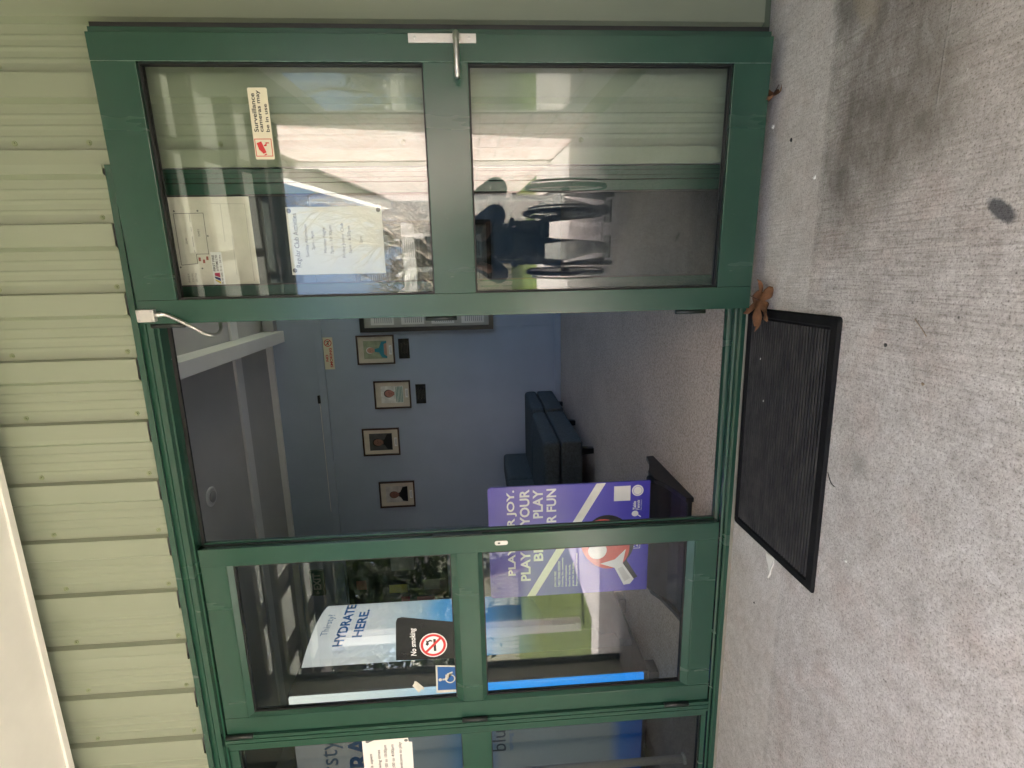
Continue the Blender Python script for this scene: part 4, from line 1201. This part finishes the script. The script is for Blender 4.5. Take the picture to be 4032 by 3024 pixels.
def dry_leaf(name, c, size, ang, tilt, curl, label, z0=0.0):
    root = empty(name, c, label, 'leaf', 'fallen leaves')
    lob = [(0, 1.0, .27), (0.95, .85, .26), (-0.95, .85, .26), (1.9, .6, .24), (-1.9, .6, .24)]
    n = 90
    pts = []
    for i in range(n):
        a = -math.pi + 2 * math.pi * i / n
        r_ = 0.26
        for la, ll_, lw in lob:
            d = abs((a - la + math.pi) % (2 * math.pi) - math.pi)
            r_ = max(r_, ll_ * max(0, 1 - (d / (lw * 2.3)) ** 1.3))
        r_ *= 1 + 0.06 * math.sin(i * 2.7)
        pts.append((r_ * math.sin(a), r_ * math.cos(a)))
    M = Matrix.Rotation(ang, 3, 'Z') @ Matrix.Rotation(tilt, 3, 'X')
    rings = 5
    vs_ = [Vector((0, 0, 0))]
    for k_ in range(1, rings + 1):
        for x, y in pts: vs_.append(Vector((x * k_ / rings, y * k_ / rings, 0)))
    out = []
    for v in vs_:
        r_ = math.hypot(v.x, v.y)
        zz = curl * (r_ ** 2) + 0.10 * math.sin(v.x * 5 + v.y * 3) * r_ + 0.05 * math.sin(v.y * 11) - 0.12 * abs(v.x) * (1 - r_)
        out.append(Vector((v.x, v.y * (1 - .1 * r_), zz)) * size)
    out = [M @ v for v in out]
    mz = min(v.z for v in out)
    out = [v + Vector((c[0], c[1], z0 - mz + 0.002)) for v in out]
    fs = []
    for i in range(n):
        j = (i + 1) % n
        fs.append((0, 1 + i, 1 + j))
        for k_ in range(rings - 1): fs.append((1 + k_ * n + i, 1 + (k_ + 1) * n + i, 1 + (k_ + 1) * n + j, 1 + k_ * n + j))
    o_ = MB().add(out, fs).build('blade', LEAFB, root, True)
    md = o_.modifiers.new('thick', 'SOLIDIFY'); md.thickness = 0.0007
    st = [M @ (Vector((0.02 * math.sin(q * .9), -q * .16, 0.03 * q)) * size) + Vector((c[0], c[1], z0 - mz + 0.003)) for q in range(6)]
    MB().tube(st, [0.0016, 0.0014, 0.0012, 0.0012, 0.0012, 0.0018], 6).build('stalk', mat('leaf_stalk', (0.06, 0.03, 0.02), .7), root, True)
    return root


dry_leaf('fallen_leaf', (1.700, -0.105, 0.0), 0.125, rad(150), rad(-14), 0.42, 'large brown dried leaf lying on the corner of the doormat', 0.010)
dry_leaf('fallen_leaf', (2.345, -0.085, 0.0), 0.085, rad(80), rad(38), 0.7, 'crumpled brown leaf tucked under the open door leaf', 0.0)
o = MB().prism([(0.832, -0.252), (0.838, -0.292), (0.812, -0.297), (0.792, -0.288), (0.770, -0.286), (0.750, -0.276), (0.772, -0.279), (0.797, -0.268), (0.815, -0.258)], lambda x, y: (x, y, 0.0006), lambda x, y: (x, y, 0.0016 + 0.004 * abs(math.sin(x * 90)))).build('paper_scrap', PAPER)
tag(o, 'torn white paper scrap under the left end of the doormat', 'litter')
PEB = [mat('pebble_white', (0.7, 0.69, 0.66), 0.7), mat('pebble_dark', (0.05, 0.05, 0.05), 0.7), mat('pebble_tan', (0.3, 0.22, 0.15), 0.7)]
chips = [(2.255, -0.075, .010, 0, 'white paint chip on the concrete below the open leaf'), (2.19, -0.185, .007, 1, 'small black bud on the concrete near the wall'), (1.24, -0.49, .006, 0, 'white grit fleck in front of the doormat middle'),
         (1.62, -0.66, .006, 1, 'dark grit fleck right of the doormat front'), (1.02, -0.62, .007, 0, 'pale chip on the concrete left of the doormat front'), (2.06, -0.32, .009, 0, 'white splash of plaster on the stained concrete'),
         (0.60, -0.20, .005, 1, 'dark crumb on the concrete left of the doormat'), (1.36, -0.17, .004, 0, 'white crumb lying on the doormat'), (1.50, -0.13, .004, 0, 'white crumb near the leaf on the doormat'), (1.55, -0.78, .005, 2, 'tan leaf crumb on the open concrete')]
for x, y, r_, k_, lb in chips:
    b = MB(); n = 7
    vs_ = [(x + r_ * math.cos(6.283 * i / n) * random.uniform(.6, 1.1), y + r_ * math.sin(6.283 * i / n) * random.uniform(.6, 1.1), 0.0005) for i in range(n)]
    vs_ += [(x + (a[0] - x) * .6, y + (a[1] - y) * .6, r_ * random.uniform(.3, .6)) for a in vs_]
    b.add(vs_, [tuple(range(n - 1, -1, -1)), tuple(range(n, 2 * n))] + [(i, (i + 1) % n, n + (i + 1) % n, n + i) for i in range(n)])
    o = b.build('grit_chip', PEB[k_])
    if 'on the doormat' in lb: o.location.z += 0.011
    tag(o, lb, 'grit', 'grit on the ground')
o = MB().tube(bez([(1.655, -0.772, .0015), (1.672, -0.757, .0025), (1.69, -0.735, .0015)], 12), 0.0009, 6).build('twig', mat('twig_brown', (0.36, 0.27, 0.2), .8))
tag(o, 'thin brown twig on the open concrete', 'twig')
o = MB().tube(bez([(1.235, -0.512, .002), (1.212, -0.53, .003), (1.205, -0.545, .002)], 12), 0.0012, 6).build('twig', mat('twig_dark', (0.06, 0.055, 0.05), .8))
tag(o, 'short dark twig at the front edge of the doormat', 'twig')

# ================================================================== porch (overhead, seen at the top and in the glass)
pr = empty('porch_roof', (0, -1.5, 2.55), 'cream porch soffit with dark rafters and translucent panels over the entrance', 'porch roof')
bx('soffit_panel', -8, 2.79, -1.24, -0.085, 2.60, 2.62, CREAM, pr)
bx('soffit_trim', -8, 2.79, -0.102, -0.078, 2.590, 2.5995, CREAM, pr, 0.002)
bx('fascia', -8, -1.95, -1.30, -1.245, 2.56, 2.80, WHITE, pr, 0.004)
bx('roof_sheet', -8, 2.79, -1.24, 0.0, 2.78, 2.80, mat('roof_steel', (0, 0, 0)), pr)
for y in (-1.30, -1.62, -2.12, -2.60, -2.92):
    bx('purlin', -1.95, 2.79, y - .03, y + .03, 2.50, 2.60, TIMBER, pr, 0.003)
x = -1.90
while x < 2.8:
    bx('rafter', x - .03, x + .03, -2.97, -1.335, 2.606, 2.70, TIMBER, pr, 0.003)
    x += 0.62
TRL = translucent_mat('opal_roofing', (0.55, 0.56, 0.52))
x = -1.90
while x < 2.6:
    bx('roof_panel', x + .002, x + .618, -3.05, -1.25, 2.703, 2.709, TRL, pr)
    x += 0.62
bx('gutter', -1.96, 2.79, -3.15, -3.06, 2.62, 2.74, WHITE, pr, 0.01)
for x in (-1.85,):
    o = bx('porch_post', x - .05, x + .05, -2.97, -2.87, 0.0, 2.4995, WHITE, None, 0.004)
    tag(o, 'square white porch post at the outer corner', 'post')

# ================================================================== brick wing to the right, garden beyond
wg = empty('brick_wing', (5.4, -6.9, 0), 'brick wing with white fascia at the right of the forecourt', 'building')
bx('wall', 2.82, 8.0, -13.6, -2.75, -0.1, 3.25, BRICK, wg)
bx('wall', 2.82, 8.0, -2.745, -0.04, -0.1, 3.25, CLAD, wg)
bx('fascia', 2.62, 8.1, -13.9, 0.0, 3.255, 3.50, WHITE, wg, 0.006)
bx('window', 2.795, 2.819, -2.60, -1.50, 0.15, 2.1, WHITE, wg, 0.004)
bx('window_glass', 2.790, 2.794, -2.50, -1.60, 0.30, 2.0, GLASS, wg)
bx('downpipe', 2.74, 2.81, -5.5, -5.43, 0.0, 3.2545, WHITE, wg, 0.01)

# boundary fence of palings
fe = empty('paling_fence', (-8, -13, 0), 'cream paling fence along the far edge of the lawn', 'fence')
pm = mat('paling_cream', (0.55, 0.52, 0.42), 0.7, 0.15, 3)
pal = MB().box(-.055, .055, -.01, .01, 0, 1.15).mesh('paling'); pal.materials.append(pm)
x = -18.0
while x < 2.4:
    o = bpy.data.objects.new('paling', pal); col.objects.link(o); o.parent = fe
    o.location = Vector((x, -13.0, -0.03 + random.uniform(-.02, .02))) - WO[fe]
    x += 0.15
for z in (0.25, 0.85): bx('fence_rail', -18.1, 2.45, -13.06, -13.012, z, z + .09, pm, fe)
# white pergola by the fence
pg = empty('white_pergola', (0.6, -12, 0), 'white garden pergola at the far end of the forecourt', 'pergola')
for x in (-0.6, 1.9):
    for y in (-12.4, -11.2): bx('post', x - .06, x + .06, y - .06, y + .06, -0.03, 2.5, WHITE, pg)
for y in (-12.4, -11.2): bx('beam', -0.9, 2.2, y - .03, y + .03, 2.51, 2.68, WHITE, pg)
for i in range(7): bx('rafter', -0.6 + i * .4, -0.55 + i * .4, -12.8, -10.8, 2.685, 2.80, WHITE, pg)
# neighbouring white house on the left
nh = empty('white_house', (-9.5, -17, 0), 'white gabled house beyond the fence', 'house')
bx('wall', -13, -6, -20, -15.5, -0.1, 3.0, WHITE, nh)
MB().prism([(-13.3, 3.0), (-5.7, 3.0), (-9.5, 5.4)], lambda x, z: (x, -20.3, z), lambda x, z: (x, -15.2, z)).build('roof', mat('slate_roof', (0.10, 0.10, 0.11), .7), nh)
for sg in (-1, 1):
    MB().prism([(-9.5 + sg * 3.95, 2.85), (-9.5 + sg * 3.95, 3.15), (-9.5, 5.62), (-9.5, 5.32)], lambda x, z: (x, -15.19, z), lambda x, z: (x, -15.10, z)).build('barge_board', WHITE, nh)
for x in (-11.6, -8.6):
    wn = bx('window', x, x + 1.2, -15.49, -15.44, 1.0, 2.2, WHITE, nh)
    bx('pane', x + .08, x + 1.12, -15.438, -15.43, 1.08, 2.12, mat('dark_pane', (0.02, 0.025, 0.03), 0.1), wn)

BARK = mat('bark', (0.14, 0.11, 0.085), 0.9, 0.3, 8, 0.6, 40)
TWIG = mat('pale_twig', (0.30, 0.25, 0.19), 0.9, 0.3, 8)


def branch(b, p, d, r, L, depth, rnd):
    n = 4
    pts = [p]; rs = [r]
    for i in range(n):
        d = (d + Vector((rnd.uniform(-.22, .22), rnd.uniform(-.22, .22), rnd.uniform(-.06, .16)))).normalized()
        p = p + d * (L / n); pts.append(p); rs.append(r * (1 - .42 * (i + 1) / n))
    b.tube(pts, rs, 6 if depth > 2 else 4, False)
    if depth == 0: return [p]
    tips = []
    for k_ in range(rnd.randint(3, 4)):
        q = rnd.choice(pts[2:])
        nd = (d + Vector((rnd.uniform(-1, 1), rnd.uniform(-1, 1), rnd.uniform(-.25, .7))) * .9).normalized()
        tips += branch(b, q, nd, r * .5, L * rnd.uniform(.58, .78), depth - 1, rnd)
    return tips


def tree(name, x, y, H, seed, label, leafy, cm=None):
    rnd = random.Random(seed)
    root = empty(name, (x, y, -0.06), label, 'tree', 'trees beyond the fence')
    b = MB()
    tips = branch(b, Vector((x, y, -0.06)), Vector((0, 0, 1)), H * .035, H * .42, 4 if not leafy else 3, rnd)
    b.build('trunk', TWIG if not leafy else BARK, root, True)
    if leafy:
        c = MB()
        vs_, fs = [], []
        cl = list(tips)
        for k_ in range(46):
            while True:
                q = Vector((rnd.uniform(-1, 1), rnd.uniform(-1, 1), rnd.uniform(-1, 1)))
                if q.length < 1: break
            cl.append(Vector((x + q.x * H * .30, y + q.y * H * .30, H * .52 + q.z * H * .44)))
        for t in cl:
            for k_ in range(leafy * 3):
                p = t + Vector((rnd.gauss(0, .45), rnd.gauss(0, .45), rnd.gauss(0, .4))) * (H / 8)
                a = Vector((rnd.uniform(-1, 1), rnd.uniform(-1, 1), rnd.uniform(-1, 1))).normalized()
                u = a.orthogonal().normalized() * .085 * H / 6; v_ = a.cross(u).normalized() * .055 * H / 6
                n_ = len(vs_)
                vs_ += [p - u, p + v_, p + u, p - v_]; fs.append((n_, n_ + 1, n_ + 2, n_ + 3))
        c.v = [tuple(v) for v in vs_]; c.f = fs
        me = bpy.data.meshes.new('crown'); me.from_pydata(c.v, [], c.f)
        place('crown', me, cm, root)
    return root


LG = leaf_mat('dark_evergreen_leaf', (0.018, 0.035, 0.012), (0.05, 0.08, 0.025))
LR = leaf_mat('russet_leaf', (0.07, 0.04, 0.03), (0.13, 0.085, 0.05))
tree('evergreen_tree', -5.6, -10.5, 7.0, 1, 'dense dark evergreen tree nearest the lawn', 26, LG)
tree('evergreen_tree', -8.3, -12.0, 8.0, 2, 'tall dark evergreen tree in front of the white house', 26, LG)
tree('evergreen_tree', -2.6, -15.5, 5.5, 3, 'low evergreen tree behind the fence', 26, LG)
tree('evergreen_tree', 0.8, -17.5, 4.2, 4, 'russet hedge tree behind the pergola', 26, LR)
tree('bare_tree', -0.5, -15.0, 6.5, 5, 'bare winter tree left of the pergola', 0)
tree('bare_tree', 2.3, -19.0, 8.0, 6, 'bare winter tree at the end of the brick wing', 0)
tree('bare_tree', -3.6, -18.5, 7.5, 7, 'bare winter tree behind the low evergreen', 0)
tree('bare_tree', 0.9, -14.2, 6.5, 9, 'bare winter tree just behind the pergola', 0)
tree('evergreen_tree', 4.0, -21.5, 5.0, 8, 'russet shrub tree past the brick wing', 24, LR)

# ================================================================== photographer in a wheelchair (seen in the glass)
WC = mat('wheelchair_black', (0.012, 0.012, 0.014), 0.4)
wcx, wcy = 1.95, -2.36
wc = empty('wheelchair', (wcx, wcy, 0), 'black wheelchair facing the doorway', 'wheelchair')
for sx in (-1, 1):
    X_ = wcx + sx * 0.30
    wh = MB(); 
    circ = lambda r_, xo, n=40: [(X_ + xo, wcy + r_ * math.cos(2 * math.pi * i / n), 0.302 + r_ * math.sin(2 * math.pi * i / n)) for i in range(n + 1)]
    o = wh.tube(circ(0.285, 0), 0.016, 8).build('wheel', RUBBER, wc, True)
    MB().tube(circ(0.25, sx * .035), 0.008, 8).build('hand_rim', STEEL, o, True)
    MB().tube(circ(0.268, 0), 0.007, 6).build('rim', STEEL, o, True)
    sp = MB()
    for i in range(14):
        a = 2 * math.pi * i / 14
        sp.tube([(X_, wcy, 0.302), (X_, wcy + .27 * math.cos(a), 0.302 + .27 * math.sin(a))], 0.002, 4)
    sp.build('spokes', STEEL, o)
    MB().lathe([(0.03, -.03), (0.03, .03), (0.015, .035)], (X_, wcy, 0.302), (sx, 0, 0), 14).build('hub', WC, o)
    xf = wcx + sx * 0.23
    MB().tube([(xf, wcy - .05, 0.30), (xf, wcy - .08, 0.50), (xf, wcy - .20, 0.95), (xf, wcy - .30, 0.95)], 0.013, 8).build('back_tube', WC, wc, True)
    MB().tube([(xf, wcy - .08, 0.48), (xf, wcy + .30, 0.48), (xf, wcy + .40, 0.40), (xf - sx * .04, wcy + .50, 0.12)], 0.013, 8).build('side_tube', WC, wc, True)
    MB().tube([(xf, wcy + .28, 0.47), (xf, wcy + .28, 0.16), (xf, wcy + .24, 0.07)], 0.011, 8).build('caster_fork', WC, wc, True)
    MB().lathe([(0.065, -.014), (0.069, -.008), (0.069, .008), (0.065, .014)], (xf, wcy + .24, 0.070), (1, 0, 0), 20).build('caster', RUBBER, wc, True)
    bx('armrest', xf - .025, xf + .025, wcy - .10, wcy + .20, 0.68, 0.71, WC, wc, 0.008)
    MB().tube([(xf, wcy + .12, 0.48), (xf, wcy + .12, 0.679)], 0.010, 8).build('arm_post', WC, wc, True)
    bx('foot_plate', wcx + sx * .11 - .07, wcx + sx * .11 + .07, wcy + .44, wcy + .60, 0.105, 0.12, WC, wc, 0.004)
bx('seat', wcx - .215, wcx + .215, wcy - .10, wcy + .32, 0.465, 0.50, WC, wc, 0.01)
bx('backrest', wcx - .215, wcx + .215, wcy - .165, wcy - .135, 0.55, 0.92, WC, wc, 0.01)

# seated figure: joints joined as one skin
px, py = wcx, wcy + 0.0
J = {}
J['pel'] = ((px, py + .02, .60), .165); J['bel'] = ((px, py + .0, .74), .175); J['che'] = ((px, py - .0, .92), .185); J['nec'] = ((px, py + .03, 1.075), .058)
J['hd1'] = ((px, py + .055, 1.14), .072); J['hd2'] = ((px, py + .06, 1.215), .092); J['hd3'] = ((px, py + .05, 1.275), .075)
Ed = [('pel', 'bel'), ('bel', 'che'), ('che', 'nec'), ('nec', 'hd1'), ('hd1', 'hd2'), ('hd2', 'hd3')]
ph = CP - FW * 0.016                     # where the phone is held
for sx, t in ((-1, 'l'), (1, 'r')):
    J[t + 'sh'] = ((px + sx * .205, py + .0, .955), .095)
    J[t + 'el'] = ((px + sx * .325, py + .12, .78), .075)
    hxp = ph.x + sx * .062
    J[t + 'wr'] = ((hxp + sx * .045, ph.y - .13, .905), .030)
    J[t + 'pa'] = ((hxp + sx * .025, ph.y - .055, .945), .030)
    Ed += [('che', t + 'sh'), (t + 'sh', t + 'el'), (t + 'el', t + 'wr'), (t + 'wr', t + 'pa')]
    for q in range(4):
        zf = .925 + q * .020
        a_, b_, c_ = t + 'f%da' % q, t + 'f%db' % q, t + 'f%dc' % q
        J[a_] = ((hxp + sx * .026, ph.y - .022, zf + .002), .0095); J[b_] = ((hxp + sx * .020, ph.y + .000, zf + .008), .0088); J[c_] = ((hxp - sx * .002 + sx * .004 * q, ph.y + .004, zf + .010), .0078)
        Ed += [(t + 'pa', a_), (a_, b_), (b_, c_)]
    J[t + 'ta'] = ((hxp + sx * .012, ph.y - .055, .985), .011); J[t + 'tb'] = ((hxp - sx * .012, ph.y - .040, 1.0), .009)
    Ed += [(t + 'pa', t + 'ta'), (t + 'ta', t + 'tb')]
    J[t + 'hi'] = ((px + sx * .115, py + .05, .60), .125)
    J[t + 'kn'] = ((px + sx * .13, py + .43, .58), .095)
    J[t + 'ca'] = ((px + sx * .13, py + .46, .38), .078)
    J[t + 'an'] = ((px + sx * .11, py + .48, .185), .042)
    J[t + 'to'] = ((px + sx * .12, py + .64, .150), .036)
    Ed += [('pel', t + 'hi'), (t + 'hi', t + 'kn'), (t + 'kn', t + 'ca'), (t + 'ca', t + 'an'), (t + 'an', t + 'to')]
ks = list(J)
me = bpy.data.meshes.new('person')
me.from_pydata([J[k_][0] for k_ in ks], [(ks.index(a), ks.index(b_)) for a, b_ in Ed], [])
pe = empty('person', (px, py, 0), 'person in dark clothes seated in the wheelchair, holding up a phone', 'person')
body = bpy.data.objects.new('body', me); col.objects.link(body); body.parent = pe; body.location = -Vector((px, py, 0)); reg(body, (0, 0, 0))
sm_ = body.modifiers.new('skin', 'SKIN'); sm_.use_smooth_shade = True
for i, k_ in enumerate(ks):
    v = me.skin_vertices[0].data[i]; v.radius = (J[k_][1], J[k_][1]); v.use_root = (k_ == 'pel')
su = body.modifiers.new('sub', 'SUBSURF'); su.levels = 1; su.render_levels = 2
bm_, n, p = nodes('dark_clothes_and_skin')
tc = n.nodes.new('ShaderNodeTexCoord'); sx_ = n.nodes.new('ShaderNodeSeparateXYZ'); n.links.new(tc.outputs['Object'], sx_.inputs[0])
face = math_(n, 'GREATER_THAN', sx_.outputs[2], 1.06)
hand = math_(n, 'MULTIPLY', math_(n, 'GREATER_THAN', sx_.outputs[1], ph.y - .15), math_(n, 'GREATER_THAN', sx_.outputs[2], .86))
fac = math_(n, 'MAXIMUM', face, hand)
n.links.new(mixc(n, ramp(n, noise_(n, 20), (.3, (0.010, 0.012, 0.020)), (.7, (0.016, 0.018, 0.028))), (0.45, 0.26, 0.19), fac), p.inputs['Base Color'])
p.inputs['Roughness'].default_value = 0.7
me.materials.append(bm_)
hr = MB()
HC = Vector((px, py + .03, 1.245))
vs_, fs = [], []
for i in range(9):
    th = math.pi * i / 14
    for q in range(20):
        a = 2 * math.pi * q / 20
        k_ = 1.0 if math.sin(a) < .35 or i < 5 else .80
        vs_.append(HC + Vector((.098 * math.sin(th) * math.cos(a), .112 * math.sin(th) * math.sin(a), .112 * math.cos(th) * (1 if i < 5 else k_))))
for i in range(8):
    for q in range(20):
        fs.append((i * 20 + q, i * 20 + (q + 1) % 20, i * 20 + 20 + (q + 1) % 20, i * 20 + 20 + q))
hr.add(vs_, fs).build('hair', mat('dark_hair', (0.03, 0.022, 0.018), .6), pe, True)
MB().prism([(-.012, 0), (.012, 0), (.004, .035), (-.004, .035)], lambda x, z: (px + x, py + .145, 1.185 + z), lambda x, z: (px + x * .4, py + .168, 1.188 + z * .5)).build('nose', mat('skin', (0.45, 0.26, 0.19), .6), pe, True)
for sx in (-1, 1):
    MB().lathe([(.009, 0), (.006, .004)], (px + sx * .033, py + .140, 1.222), (0, 1, 0), 10).build('eye', INK, pe)
    MB().lathe([(.024, -.006), (.026, 0), (.018, .006)], (px + sx * .095, py + .05, 1.21), (sx, 0, 0), 12).build('ear', mat('skin', (0, 0, 0)), pe, True)
bx('mouth', px - .022, px + .022, py + .128, py + .134, 1.158, 1.163, mat('lips', (0.35, 0.13, 0.11), .5), pe)
# phone, held sideways just behind the viewpoint
b = MB(lambda a, b_, c_: ph + UP * a + RT * b_ + FW * c_)
b.box(-0.0365, 0.0365, -0.075, 0.075, -0.004, 0.004)
o = b.build('phone', BLACKP, None, False, 0.003)
tag(o, 'black phone held sideways by the seated person', 'phone')
